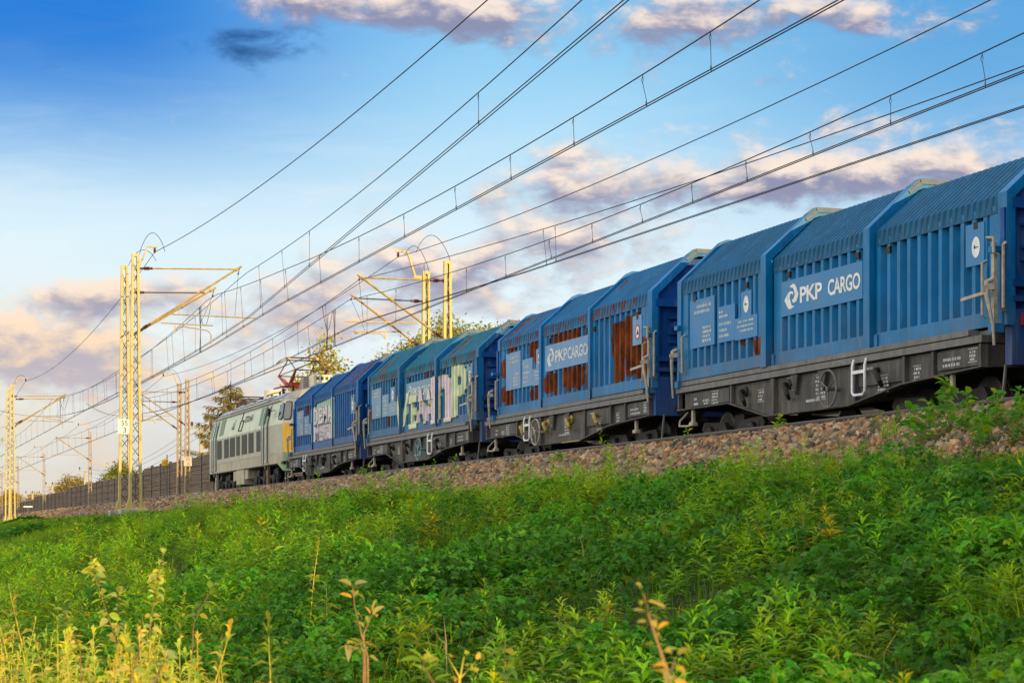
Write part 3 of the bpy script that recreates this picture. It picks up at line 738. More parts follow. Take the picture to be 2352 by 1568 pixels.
FRAME_L = 10.67
BELLY = [(0.0, .89), (2.3, .89), (3.85, .575), (6.8, .575), (8.45, .79), (FRAME_L, .88)]
FRAME_PARTS = {}
def underframe(root, v):
    key = v['belly']
    belly = BELLY
    if key not in FRAME_PARTS:
        mb = MB()
        top = 1.19
        for sx in (-1, 1):
            X = lambda a: sx*a
            lo, hi = sorted((X(1.36), X(1.40)))
            poly = [(-q, z) for q, z in belly]+[(-q, top) for q, _ in reversed(belly)]
            mb.prism(poly, 0, lo, hi, 0)
            # bottom flange
            for (qa, za), (qb, zb_) in zip(belly[:-1], belly[1:]):
                mb.bar((X(1.40), -qa, za), (X(1.40), -qb, zb_), .17, .022, 0)
            # stiffeners and doubling plates on the web
            for q in (0.06, 2.42, 4.05, 4.12, 7.0, 8.52, 9.35, FRAME_L-.05):
                zb_ = np.interp(q, [a for a, _ in belly], [b_ for _, b_ in belly])
                a0, a1 = sorted((X(1.402), X(1.475))); mb.box(a0, a1, -q-.03, -q+.03, zb_+.012, top, 0)
            for (qa, qb, dz_) in ((.55, 2.30, .03), (7.1, 8.45, .05), (9.45, 10.55, .03)):
                zb_ = max(np.interp(q, [a for a, _ in belly], [b_ for _, b_ in belly]) for q in (qa, qb))
                a0, a1 = sorted((X(1.402), X(1.45))); mb.box(a0, a1, -qb, -qa, zb_+dz_, top-.03, 0)
            # triangular gusset plates under the rail
            for q in (4.75, 5.75):
                mb.prism([(-q, 1.19), (-q-.28, 1.19), (-q-.20, .86)], 0, *sorted((X(1.40), X(1.47))), 0)
        for q in (.1, FRAME_L-.1): mb.box(-1.36, 1.36, -q-.08, -q+.08, .88, 1.19, 0)
        mb.box(-.25, .25, -FRAME_L, 0, .80, 1.15, 0); mb.box(-1.38, 1.38, -FRAME_L+.05, -.05, 1.13, 1.185, 0)
        r = MB()
        for sx in (-1, 1):
            r.box(*sorted((sx*1.30, sx*1.492)), -FRAME_L-.02, .02, 1.206, 1.305, 0)
            r.box(*sorted((sx*1.30, sx*1.475)), -FRAME_L+.35, -.10, 1.325, 1.405, 0)
        r.box(-1.30, 1.30, -FRAME_L+.05, -.05, 1.21, 1.39, 0)
        FRAME_PARTS[key] = (mb.mesh('underframe', M['frame']), r.mesh('slide_rail', M['frame_rail']))
    a, b_ = FRAME_PARTS[key]
    fr = link('underframe', a, root); link('slide_rail', b_, root)
    # stencilled tables and numbers on the web
    r_ = random.Random(v['seed'])
    st = bmesh.new()
    def line(q, z, wd, hh=.012):
        st.faces.new([st.verts.new(p) for p in ((q, z, 0), (q+wd, z, 0), (q+wd, z+hh, 0), (q, z+hh, 0))])
    def words(q, z, wd, hh=.045):
        x = q
        while x < q+wd-.03:
            ww = r_.uniform(.014, .035); line(x, z, ww, hh); x += ww+r_.choice((.010, .012, .03))
    for (q, z, wd, rows, gap) in ((.75, 1.03, .2, 2, .09), (1.15, .98, .35, 1, .1), (1.55, 1.08, .30, 4, .055), (1.2, .93, .25, 2, .06), (5.2, .72, .62, 1, .1), (5.55, 1.08, .36, 6, .065), (4.55, 1.1, .2, 3, .06), (3.4, .98, .22, 3, .06), (8.7, .97, .2, 3, .06), (7.7, .90, .32, 4, .055), (7.3, 1.08, .25, 1, .06), (9.6, 1.02, .55, 2, .08), (10.3, 1.08, .2, 3, .05)):
        for k in range(rows):
            words(q+r_.uniform(0, .03), z-k*gap, wd*r_.uniform(.75, 1.0), min(.042, gap*.6))
        if rows >= 3:
            line(q-.02, z+.06, wd+.04, .008); line(q-.02, z-(rows-1)*gap-.025, wd+.04, .008)
    def web_x(q, z):
        for (qa, qb, d_) in ((.55, 2.30, .03), (7.1, 8.45, .05), (9.45, 10.55, .03)):
            if qa < q < qb: return -1.452
        return -1.404
    decal('stencil_marking', st, web_x, M['stencil'], fr, .003)
    # lashing hooks
    for q in v['hooks']:
        h = MB(); z = .93
        h.tube([(-1.42, -q+.10, z+.12), (-1.50, -q+.10, z+.12), (-1.56, -q+.04, z+.10), (-1.57, -q-.05, z+.05), (-1.55, -q-.10, z-.05), (-1.50, -q-.06, z-.12), (-1.46, -q+.03, z-.10)], [.045, .045, .042, .042, .04, .034, .026], 8)
        h.lathe((-1.40, -q+.10, z+.12), (-1, 0, 0), [(.09, 0), (.09, .03), (.05, .05)], 12)
        h.build('lashing_hook', M['yellow_hook'] if v['yellow'] else M['black'], root, smooth=True)
    # hand wheel with spokes, white step frame
    hw = MB(); q = v['wheel']; z = .86; c0 = Vector((-1.60, -q, z))
    hw.tube([c0+Vector((0, math.cos(t)*.29, math.sin(t)*.29)) for t in [2*math.pi*i/28 for i in range(28)]], .017, 6, closed=True)
    for t in (.5, 2.6, 4.7): hw.tube([c0, c0+Vector((0, math.cos(t)*.29, math.sin(t)*.29))], .012, 6)
    hw.lathe((-1.40, -q, z), (-1, 0, 0), [(.035, 0), (.035, .22)], 10)
    hw.build('hand_wheel', v['wheelmat'], root, smooth=True)
    q = v['step']; sw = .20; sp = MB()
    sp.tube([(-1.49, -q+sw, 1.26), (-1.52, -q+sw, 1.16), (-1.52, -q+sw, .76), (-1.52, -q+sw-.05, .71), (-1.52, -q-sw+.05, .71), (-1.52, -q-sw, .76), (-1.52, -q-sw, 1.16), (-1.49, -q-sw, 1.26)], .022, 8)
    sp.bar((-1.52, -q+sw, 1.06), (-1.52, -q-sw, 1.06), .03, .05)
    sp.build('step_frame', M['white'], root, smooth=True)
    # wooden-handled chocks under the ends, foot step and brake pipe loop
    for q in (.55, 9.75):
        k = MB(); k.box(-1.41, -1.35, -q-.04, -q+.04, .63, .875); k.box(-1.44, -1.32, -q-.08, -q+.08, .57, .64)
        k.build('jacking_pad', M['grab'], root, bevel=.012)
    k = MB(); q = FRAME_L+.32
    k.bar((-1.30, -q, .88), (-1.36, -q, .30), .025, .03); k.box(-1.50, -1.22, -q-.34, -q+.34, .27, .30)
    k.build('foot_step', M['frame_rail'], root)
    k = MB(); q = -.12
    k.tube([(-1.2, -q, .86), (-1.36, -q, .70), (-1.40, -q-.06, .60), (-1.40, -q-.50, .58), (-1.36, -q-.52, .66)], .02, 6)
    k.build('shunter_handrail', M['grab'], root, smooth=True)
    # buffers and draw hook
    for e, sg in ((0, 1), (FRAME_L+.05, -1)):
        for sx in (-.875, .875):
            k = MB(); k.lathe((sx, -e, 1.02), (0, sg, 0), [(.13, -.02), (.13, .25), (.09, .26), (.09, .46), (.225, .48), (.22, .52), (.05, .54)], 16)
            k.build('buffer', M['black'], root, smooth=True)
        k = MB(); k.bar((0, -e, 1.0), (0, -e+sg*.45, 1.0), .07, .10); k.tube([(0, -e+sg*.40, 1.0), (.0, -e+sg*.55, .95), (0, -e+sg*.55, .75)], .03, 6)
        k.build('draw_hook', M['black'], root)
    end_bogies(root, (1.75, 8.92))

def make_wagon(v, yL, label, group):
    root = empty('freight_wagon', (FAR_X, yL, 0), label, 'freight wagon', group)
    pm, rm = v['paint'], v['roof']
    underframe(root, v)
    h1, d12, d23, h3 = v['body']
    R_ = random.Random(v['seed']*7+1)
    # ---- rust patches: (q0, q1, z0, z1) on the side, with a ragged edge of its own for every fold
    cache = {}
    def rustiness(q, z):
        best = 0.0
        for i, (qa, qb, za, zb_) in enumerate(v['rust']):
            if qa-.05 < q < qb+.05:
                k = (i, int(q/(RIBP/2)))
                if k not in cache: cache[k] = (R_.uniform(0, .40)*(zb_-za), R_.uniform(0, .14)*(zb_-za))
                lo, hi = za+cache[k][0], zb_-cache[k][1]
                e = min((z-lo)/.22, (hi-z)/.10, (q-qa+.05)/.07, (qb+.05-q)/.07)
                best = max(best, min(1.0, max(0.0, e+.4)))
        return best
    def roof_rust(q, t):
        best = 0.0
        for (qa, qb, ta, tb) in v['roofrust']:
            qq = q-.25*t*0
            e = min((qq-qa)/.03+.5, (qb-qq)/.03+.5, (t-ta)/.06+.5, (tb-t)/.06+.5); best = max(best, min(1, max(0, e)))
        return best
    ins3, dze, dzr = ((0.0, .07, .11), (0.0, -.05, -.08), (0.0, -.10, -.20)) if v['arch'] == 'R' else ((.11, .055, 0.0), (-.05, -.03, 0.0), (-.20, -.10, 0.0))
    hoods = [(h1, d12, ins3[0], dze[0], 0), (d12, d23, ins3[1], dze[1], 1), (d23, h3, ins3[2], dze[2], 2)]
    shift = (v['shift1'], 0.0, v['shift3'])
    plates = {0: [(.60, 1.70, 1.98, 2.86), (1.84, 2.58, 1.98, 2.62), (2.585, 3.50, 1.96, 2.34), (2.84, 3.26, 2.335, 2.78)], 1: [(4.29, 7.12, 2.20, 2.78)], 2: [(10.06, 10.54, 2.30, 2.88)]}
    margins = {0: (.42, .34), 1: (.34, .22), 2: (.20, .46)}
    all_plates = []
    for (qa, qb, ins, dzz, i) in hoods:
        ZR = 4.06+dzr[i]-dzz
        # ------------------------------------------------ roof of one telescopic hood
        def section(dp):
            a = 1.455-ins; d = dp
            return [(-(a+.012-d*.25), ZF0+dzz), (-(a+.004-d*1.2), ZF1-.03+dzz), (-(a-.005-d*.8), ZF1+dzz-d*.4)]+ \
                   [(-(a-.005-d*.8)*(1-k)-(.64-d*.3)*k, (ZF1+dzz-d*.4)*(1-k)+(ZR-.05+dzz-d*.8)*k) for k in (.12, .25, .38, .5, .62, .75, .88)]+ \
                   [(-.64+d*.3, ZR-.05+dzz-d*.8), (-.55, ZR+dzz-d), (-.2, ZR+.02+dzz-d), (.2, ZR+.02+dzz-d), (.55, ZR+dzz-d), (.64-d*.3, ZR-.05+dzz-d*.8), (a-.005-d*.8, ZF1+dzz-d*.4), (a+.012-d, ZF0+dzz)]
        a0 = qa+(.02 if i == 0 else (.12 if v['arch'] == 'R' else 0.0)); a1 = qb-(.02 if i == 2 else (0.0 if v['arch'] == 'R' else .12))
        stq = [(a0, 0.0)]
        k = math.ceil((a0+.03)/.16)
        while k*.16+.13 < a1-.02:
            b0 = k*.16; stq += [(b0, 0.0), (b0+.03, .024), (b0+.08, .024), (b0+.11, 0.0)]; k += 1
        stq.append((a1, 0.0))
        V = []; F = []; RU = []
        ns = len(section(0))
        for (q, d) in stq:
            for j, (x, z) in enumerate(section(d)):
                V.append((x, -q, z)); RU.append(roof_rust(q, (j-2)/8.0) if 2 <= j <= 10 else (0.75 if (j < 2 and v['fringe_rust'] and R_.random() < .16) else 0.0))
        for s_ in range(len(stq)-1):
            for j in range(ns-1): F.append((s_*ns+j, s_*ns+j+1, (s_+1)*ns+j+1, (s_+1)*ns+j))
        me = bpy.data.meshes.new('hood'); me.from_pydata(V, [], F); me.materials.append(rm)
        me.attributes.new('rust', 'FLOAT', 'POINT').data.foreach_set('value', RU)
        hood = link('hood', me, root)
        # ------------------------------------------------ ribbed sides, near side finely meshed for the rust
        for sx in (-1, 1):
            X = 1.455-ins
            m0, m1 = margins[i]; r0, r1 = qa+m0, qb-m1
            cols = [a0]+[q for q in rib_breaks(r0, r1)]+[a1]
            rows = list(np.arange(ZS1, ZF0+.08, .055)) if sx < 0 else [ZS1, ZF0+.07]
            V = []; F = []; RU = []
            for q in cols:
                dp = rib_depth(q) if r0 < q < r1 else 0.0
                for z in rows: V.append((sx*(X-dp), -q, z)); RU.append(rustiness(q, z) if sx < 0 else 0.0)
            nr = len(rows)
            for c_ in range(len(cols)-1):
                for r_ in range(nr-1): F.append((c_*nr+r_, c_*nr+r_+1, (c_+1)*nr+r_+1, (c_+1)*nr+r_))
            me = bpy.data.meshes.new('side_panel'); me.from_pydata(V, [], F); me.materials.append(pm)
            me.attributes.new('rust', 'FLOAT', 'POINT').data.foreach_set('value', RU)
            link('side_panel', me, hood)
            sl = MB(); sl.box(*sorted((sx*(X-.06), sx*(X+.022))), -a1, -a0, ZS0, ZS1+.004)
            for q in (a0+.05, a1-.10): sl.box(*sorted((sx*(X+.022), sx*(X+.050))), -q-.05, -q+.05, ZS0-.02, ZS1-.02)
            link('sill', sl.mesh('sill', pm), hood)
        # flat plates welded over the ribs, keyholes under the eaves
        pl = MB(); X = -(1.455-ins)
        for (pa, pb, za, zb_) in plates[i]:
            pl.box(X-.013, X+.03, -pb-shift[i], -pa-shift[i], za, zb_); all_plates.append((pa+shift[i], pb+shift[i], za, zb_, X-.013))
        link('label_plate', pl.mesh('label_plate', v['plate']), hood)
        for q in {0: (.82, 3.05), 1: (4.55, 6.95), 2: (7.85, 10.32)}[i]:
            q += shift[i]; ky = MB(); ky.box(X-.016, X+.02, -q-.055, -q+.055, 2.83 if i != 2 else 2.80, 2.93 if i != 2 else 2.90)
            link('latch_slot', ky.mesh('latch_slot', M['rubber']), hood)
        # raised bow at the edge that overlaps its neighbour
        if (v['arch'] == 'R' and i < 2): b0, b1 = qb-.13, qb+.07
        elif (v['arch'] == 'L' and i > 0): b0, b1 = qa-.04, qa+.10
        else: b0 = None
        for (e0, e1, pr_) in ([(b0, b1, .055)] if b0 is not None else [])+([(qa-.01, qa+.17, .03)] if i == 0 else [])+([(qb-.20, qb+.02, .03)] if i == 2 else []):
            a = 1.455-ins+pr_; zz = dzz+pr_*.35
            outer = [(-a, ZS0-.02), (-a, ZF1+zz), (-.66, ZR-.02+zz), (-.55, ZR+.03+zz), (.55, ZR+.03+zz), (.66, ZR-.02+zz), (a, ZF1+zz), (a, ZS0-.02)]
            a2 = a-.13; inner = [(-a2, ZS0-.02), (-a2, ZF1-.06+zz), (-.60, ZR-.13+zz), (-.5, ZR-.09+zz), (.5, ZR-.09+zz), (.60, ZR-.13+zz), (a2, ZF1-.06+zz), (a2, ZS0-.02)]
            bw = MB(); n_ = len(outer)
            for j in range(n_-1):
                q4 = [outer[j], outer[j+1], inner[j+1], inner[j]]
                bw.add([(x, -e0, z) for x, z in q4]+[(x, -e1, z) for x, z in q4], [(3, 2, 1, 0), (4, 5, 6, 7), (0, 1, 5, 4), (2, 3, 7, 6), (1, 2, 6, 5), (3, 0, 4, 7)])
            link('bow', bw.mesh('bow', pm), hood)
            if e1 >= qb-.01:    # pale strip added to imitate sun glare along the top of the bow
                cp = MB()
                for sx in (-1, 1):
                    cp.bar((sx*.56, -(e0+e1)/2, ZR+.040+zz), (sx*.70, -(e0+e1)/2, ZR-.06+zz), e1-e0+.02, .012)
                cp.box(-.56, .56, -e1-.015, -e0+.015, ZR+.031+zz, ZR+.055+zz)
                for sx in (-1, 1):      # its down-turned lip
                    cp.bar((sx*.56, -e1-.010, ZR-.02+zz), (sx*.76, -e1-.010, ZR-.17+zz), .012, .06)
                cp.box(-.56, .56, -e1-.018, -e1-.006, ZR-.03+zz, ZR+.03+zz)
                link('bow_glare', cp.mesh('bow_glare', M['bow_glare']), hood)
        # black block added to draw the shade in the gap between two hoods
        if i > 0:
            bk = MB(); a = 1.30-ins; bq = qa+(.0 if v['arch'] == 'R' else -.14)
            bk.prism([(-a, ZS0), (-a, ZF1-.08), (-.62, ZR-.16), (.62, ZR-.16), (a, ZF1-.08), (a, ZS0)], 1, -bq-.30, -bq+.1)
            link('gap_shade_block', bk.mesh('gap_shade_block', M['rubber']), hood)
    # ---------------------------------------------------- end walls
    for e, sg in ((h1, 1), (h3, -1)):
        y = -e
        ew = MB(); W_ = 1.40
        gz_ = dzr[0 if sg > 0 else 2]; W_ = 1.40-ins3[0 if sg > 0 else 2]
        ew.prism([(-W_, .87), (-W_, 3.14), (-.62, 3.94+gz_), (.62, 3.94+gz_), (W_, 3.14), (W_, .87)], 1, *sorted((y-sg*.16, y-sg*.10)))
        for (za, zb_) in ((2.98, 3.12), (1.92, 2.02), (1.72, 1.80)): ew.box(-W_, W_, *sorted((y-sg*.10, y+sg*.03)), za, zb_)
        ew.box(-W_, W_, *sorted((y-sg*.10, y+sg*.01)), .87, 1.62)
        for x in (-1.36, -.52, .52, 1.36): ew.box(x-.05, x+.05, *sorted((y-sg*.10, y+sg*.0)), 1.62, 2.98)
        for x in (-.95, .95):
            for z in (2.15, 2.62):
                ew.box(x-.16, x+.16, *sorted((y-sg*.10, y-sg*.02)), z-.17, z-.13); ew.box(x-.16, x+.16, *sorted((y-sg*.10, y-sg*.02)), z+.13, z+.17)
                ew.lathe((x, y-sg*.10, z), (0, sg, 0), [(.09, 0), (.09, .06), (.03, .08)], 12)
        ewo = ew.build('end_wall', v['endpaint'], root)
        if sg < 0:
            bm = fit_bm(text_bm('F', 1, .02), 0, .14, 0, .20)
            V = [(-.72+v_.co.x, y-.016, 1.22+v_.co.y) for v_ in bm.verts]; bm.verts.index_update()
            me = bpy.data.meshes.new('lettering'); me.from_pydata(V, [], [tuple(q_.index for q_ in f.verts) for f in bm.faces]); me.materials.append(M['white']); bm.free()
            link('lettering', me, ewo)
            if v['tail']:
                k = MB(); k.box(-1.16, -.96, y-.05, y-.031, 1.40, 1.56); link('reflector', k.mesh('reflector', M['red']), ewo)
        # grab rails and locking gear at the corner
        g_ = MB(); qx = e-.28 if sg < 0 else e+.34
        if sg < 0: g_.tube([(-1.47, -e+.33, 2.30), (-1.54, -e+.33, 2.27), (-1.54, -e+.33, 1.56), (-1.47, -e+.33, 1.53)], .022, 7); g_.tube([(-1.40, -e-.02, 2.50), (-1.47, -e-.08, 2.46), (-1.47, -e-.08, 1.62), (-1.40, -e-.02, 1.58)], .024, 7)
        else: g_.tube([(-1.47, -qx, 2.26), (-1.54, -qx, 2.23), (-1.54, -qx, 1.56), (-1.47, -qx, 1.53)], .024, 7)
        g_.build('grab_rail', M['grab'], root, smooth=True)
        lk = MB(); yy = -e+(.10 if sg < 0 else -.06)
        lk.tube([(-1.52, yy, 2.02), (-1.60, yy+.02, 1.98), (-1.62, yy+sg*.02, 1.78), (-1.58, yy+sg*.10, 1.40), (-1.56, yy+sg*.10, 1.12)], [.034, .040, .034, .022, .02], 8)
        lk.bar((-1.52, yy-.02, 1.92), (-1.66, yy+.03, 1.89), .085, .08)
        if sg < 0: lk.bar((-1.62, yy+.0, 1.84), (-1.64, yy+.60, 1.80), .03, .045); lk.box(-1.52, -1.47, yy-.03, yy+.04, 1.40, 2.52); lk.tube([(-1.50, yy+.05, 2.55), (-1.58, yy+.05, 2.58), (-1.58, yy-.12, 2.56), (-1.58, yy-.12, 2.36), (-1.50, yy-.10, 2.34)], .022, 7)
        lk.build('lock_lever', M['grab'], root, smooth=True)
        for za, zb_ in ((2.38, 2.46), (1.30, 1.42)):
            br = MB(); br.box(-1.55, -1.40, yy-.09, yy+.07, za, zb_); br.build('hinge_bracket', pm, root)
    # ---------------------------------------------------- painted lettering on the plates
    def sxf(q, z):
        for (pa, pb, za, zb_, X) in all_plates:
            if pa < q < pb and za < z < zb_: return X
        for (qa, qb, ins, dzz, i) in hoods:
            if v['arch'] == 'R' and i < 2 and qb-.13 < q < qb+.07: return -(1.455-ins+.055)
            if v['arch'] == 'L' and i > 0 and qa-.04 < q < qa+.10: return -(1.455-ins+.055)
        for (qa, qb, ins, dzz, i) in hoods:
            if qa <= q <= qb:
                m0, m1 = margins[i]; X = 1.455-ins
                if z < ZS1+.004: return -(X+.022)
                return -(X-(rib_depth(q) if qa+m0 < q < qb-m1 else 0.0))
        return -1.47
    X1 = lambda q, z: sxf(q, z)
    if v['logo']:
        em = poly_bm([[(4.42+a*.52, 2.30+b_*.41) for a, b_ in pl_] for pl_ in EMBLEM]); decal('emblem', em, X1, v['logomat'], root)
        bm = text_bm('PKP', 1, .022, .0, .92); fit_bm(bm, 4.99, 5.78, 2.36, 2.62); decal('lettering', bm, X1, v['logomat'], root)
        bm = text_bm('CARGO', 1, .022, .0, .92); fit_bm(bm, v['cargo'], 7.06, 2.36, 2.62); decal('lettering', bm, X1, v['logomat'], root)
    st = bmesh.new()
    def words(q, z, wd, hh):
        x = q
        while x < q+wd-.02:
            ww = R_.uniform(.02, .05); st.faces.new([st.verts.new(p) for p in ((x, z, 0), (x+ww, z, 0), (x+ww, z+hh, 0), (x, z+hh, 0))]); x += ww+R_.choice((.012, .016, .035))
    s1 = v['shift1']
    for (q, z, wd, hh) in ((.90, 2.70, .62, .055), (.80, 2.60, .72, .055), (1.18, 2.30, .36, .05), (1.18, 2.22, .36, .05), (1.18, 2.14, .36, .05), (1.16, 2.06, .38, .05), (1.92, 2.50, .16, .045), (1.92, 2.42, .38, .045), (1.92, 2.28, .5, .05), (1.92, 2.17, .36, .05), (1.92, 2.07, .42, .05),
                           (2.72, 2.25, .64, .035), (2.68, 2.17, .68, .035), (2.80, 2.09, .5, .035), (1.2, 2.78, .3, .01)):
        words(q+s1, z, wd, hh)
    decal('stencil_marking', st, X1, M['stencil'], root, .003)
    for q, z in ((3.05+s1, 2.55), (10.33+v['shift3'], 2.55)):
        decal('route_disc', ring_poly(q, z, 0, .145, sq=.72), X1, M['white'], root, .004)
        if v['redring']: decal('disc_ring', ring_poly(q, z, .118, .152, sq=.74), X1, M['red'], root, .007); decal('disc_mark', poly_bm([[(q-.06, z-.05), (q+.07, z-.05), (q+.02, z+.07)]]), X1, M['ink'], root, .007)
        else: decal('disc_mark', poly_bm([[(q-.05, z-.012), (q+.07, z-.006), (q+.07, z+.004), (q-.05, z+.006)], [(q-.05, z-.02), (q-.01, z-.02), (q-.02, z+.035), (q-.04, z+.035)]]), X1, M['ink'], root, .007)
    if v['belly_stripe']:
        k = MB(); k.box(-1.49, -1.40, -6.75, -5.6, .552, .572); k.build('belly_stripe', M['yellow_hook'], root)
    cuts = sorted(set(rib_breaks(h1+.1, h3-.1)+[q for pl_ in all_plates for q in pl_[:2]]+[d12-.13, d12+.07, d23-.13, d23+.07, d12-.04, d12+.10, d23-.04, d23+.10]))
    zc = sorted({z for pl_ in all_plates for z in pl_[2:4]}|{ZS1+.004})
    for kind, mat_, args, lay in v['graffiti']:
        if kind == 'poly': bm = poly_bm([args])
        else:
            txt, q0, q1, z0, z1, bold = args; bm = text_bm(txt, 1, bold); fit_bm(bm, q0, q1, z0, z1)
        cc = [q for q in cuts if True]
        decal('graffiti', bm, X1, M[mat_], root, .006+.004*lay, cc, zc)
    return root

def glyph(txt, q0, q1, z0, z1, fill, edge, lay=0, shadow='g_black'):
    return [('text', shadow, (txt, q0+.02, q1+.03, z0-.03, z1+.0, .05), lay), ('text', edge, (txt, q0-.01, q1+.01, z0-.01, z1+.01, .045), lay+1), ('text', fill, (txt, q0+.015, q1-.015, z0+.02, z1-.02, .025), lay+2)]
PE = rusty_paint('end_wall_shade_blue', lin(10, 72, 142), .5, fade=.2, seed=4)  # darker blue paints in the shade of the gap between wagons
P4 = rusty_paint('wagon_blue_clean', lin(0, 106, 164), .42, fade=.12, seed=1)
R4 = rusty_paint('roof_blue_clean', lin(0, 80, 122), .5, (.10, .27, .37), .25, seed=2)
P3 = rusty_paint('wagon_blue_worn', lin(10, 108, 168), .5, fade=.22, seed=8)
R3 = rusty_paint('roof_blue_worn', lin(0, 88, 138), .5, (.10, .27, .37), .3, seed=5)
P2 = rusty_paint('wagon_blue_teal', lin(14, 98, 150), .5, fade=.25, seed=14)
R2 = rusty_paint('roof_teal', lin(0, 94, 122), .5, (.10, .28, .34), .3, seed=9)
P1 = rusty_paint('wagon_blue_deep', lin(4, 86, 152), .5, fade=.22, seed=20)
R1 = rusty_paint('roof_blue_deep', lin(0, 74, 132), .5, (.10, .24, .36), .25, seed=13)
plate4 = surf('plate_blue_clean', lin(4, 112, 174), .45, 0, .06, 2); plate3 = surf('plate_blue_faded', lin(86, 136, 186), .5, 0, .10, 2, True, (.32, .36, .4), .35)
plate2 = surf('plate_blue_greyed', lin(94, 138, 172), .5, 0, .1, 2, True, (.32, .36, .4), .4); plate1 = surf('plate_blue_rusty', lin(94, 132, 172), .55, 0, .15, 2, True, (.30, .13, .06), .45)
logo_new = M['white']; logo_old = surf('lettering_faded', (.50, .57, .62), .6, 0, .25, 6)
hooksA, hooksB = (3.01, 4.72, 7.83), (3.0, 4.62, 6.15, 7.83)
base4 = dict(seed=4, belly='A', body=(.05, 3.85, 7.35, 11.12), arch='R', inset2=.06, inset3=.03, shift1=0.0, shift3=0.0, hooks=hooksA, yellow=False, wheel=6.36, step=7.22, wheelmat=M['frame_rail'],
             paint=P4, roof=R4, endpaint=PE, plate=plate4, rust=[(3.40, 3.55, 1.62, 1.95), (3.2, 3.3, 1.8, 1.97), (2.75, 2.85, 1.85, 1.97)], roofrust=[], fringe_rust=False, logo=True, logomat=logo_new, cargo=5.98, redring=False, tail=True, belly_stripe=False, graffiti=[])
v4 = base4
v3 = dict(base4, seed=3, body=(.68, 4.02, 7.35, 10.80), arch='L', inset2=-.02, inset3=-.05, shift1=.66, shift3=-.30, hooks=hooksB, yellow=True, wheel=4.16, step=3.30, wheelmat=M['grab'], paint=P3, roof=R3, plate=plate3,
          rust=[(4.30, 4.90, 1.60, 2.20), (5.50, 6.65, 1.68, 2.20), (6.85, 7.10, 1.55, 2.20), (.98, 1.22, 2.25, 2.80), (.98, 1.60, 1.55, 2.1), (3.10, 3.22, 1.5, 1.95), (3.42, 3.55, 1.5, 1.96), (4.80, 6.45, 2.70, 3.0), (6.95, 7.12, 2.75, 3.05),
                (1.5, 1.95, 2.85, 3.0), (2.95, 3.15, 2.50, 2.95), (3.30, 3.52, 2.30, 3.02), (8.55, 8.98, 2.15, 2.9), (8.72, 9.08, 1.55, 2.5), (9.02, 9.98, 1.62, 3.02), (9.85, 10.32, 1.55, 2.45)], roofrust=[(1.05, 1.28, .05, 1.0), (1.95, 2.10, .02, .45), (2.02, 2.17, .4, .95), (7.75, 7.9, .55, .8)],
          fringe_rust=True, logomat=logo_old, cargo=5.80, redring=True, tail=False, belly_stripe=True)
g2 = glyph('V', 3.42, 4.62, 1.55, 2.52, 'g_lime', 'g_yellow')+glyph('E', 4.62, 5.45, 1.50, 2.42, 'g_lime', 'g_yellow', 1)+glyph('A', 5.35, 6.35, 1.62, 2.55, 'g_pink', 'g_yellow', 2)+ \
    glyph('A', 6.20, 7.15, 1.58, 2.48, 'g_pink', 'g_yellow', 3)+glyph('n', 6.95, 8.75, 1.52, 2.78, 'g_pink', 'g_yellow', 4)+glyph('P', 8.75, 10.15, 1.60, 2.92, 'g_lime', 'g_yellow', 5)
v2 = dict(base4, seed=2, body=(.15, 3.88, 7.42, 11.12), hooks=hooksA, wheelmat=surf('wheel_teal', (.10, .26, .30), .5), wheel=6.30, step=7.15, paint=P2, roof=R2, plate=plate2, rust=[(2.35, 2.5, 1.62, 1.98), (.52, .60, 1.7, 2.4), (6.3, 6.45, 2.7, 3.0)],
          roofrust=[(.95, 1.12, .05, .5), (1.55, 1.62, .1, .6), (1.85, 1.9, .2, .7), (8.15, 8.42, .04, 1.0), (8.85, 8.95, .05, .7), (9.2, 9.26, .1, .6), (10.1, 10.15, .3, .8)], fringe_rust=True, logomat=logo_old, cargo=5.9, tail=False, graffiti=g2)
g1 = [('poly', 'g_mint', [(4.18, 1.66), (7.72, 1.66), (7.72, 2.98), (7.0, 3.0), (4.9, 2.92), (4.18, 2.80)], 0)]
for i_, ch in enumerate('DEMA'): g1 += glyph(ch, 4.42+i_*.70, 5.06+i_*.70, 2.22, 2.78, 'g_pink', 'g_violet', 1)
for i_, ch in enumerate('MASH'): g1 += glyph(ch, 4.40+i_*.72, 5.10+i_*.72, 1.66, 2.20, 'g_pink', 'g_violet', 1, 'g_violet')
v1 = dict(base4, seed=1, body=(.90, 4.12, 7.42, 10.95), arch='L', inset2=-.02, inset3=-.05, shift1=.72, shift3=-.15, hooks=hooksB, wheel=4.16, step=3.30, paint=P1, roof=R1, plate=plate1,
          rust=[(1.75, 1.95, 2.85, 3.0), (2.75, 3.05, 2.62, 3.02), (10.55, 10.75, 2.9, 3.2)], roofrust=[(6.9, 7.3, .02, .98), (8.3, 8.45, .05, .9), (8.75, 8.85, .1, .8), (9.75, 10.15, .02, .95)], fringe_rust=False, logo=False, tail=False, graffiti=g1)
WG = 'blue hooded freight wagons of the train'
Y4, PITCH = 34.47, 12.04
w4 = make_wagon(v4, Y4, 'clean bright blue hooded freight wagon with crisp white lettering, nearest at the right edge', WG)
w3 = make_wagon(v3, Y4+PITCH, 'blue hooded freight wagon with big brown rust patches and yellow lashing hooks', WG)
w2 = make_wagon(v2, Y4+2*PITCH, 'teal blue hooded freight wagon sprayed with large yellow and pink graffiti letters', WG)
w1 = make_wagon(v1, Y4+3*PITCH, 'small looking deep blue freight wagon with pink and mint graffiti, coupled to the locomotive', WG)
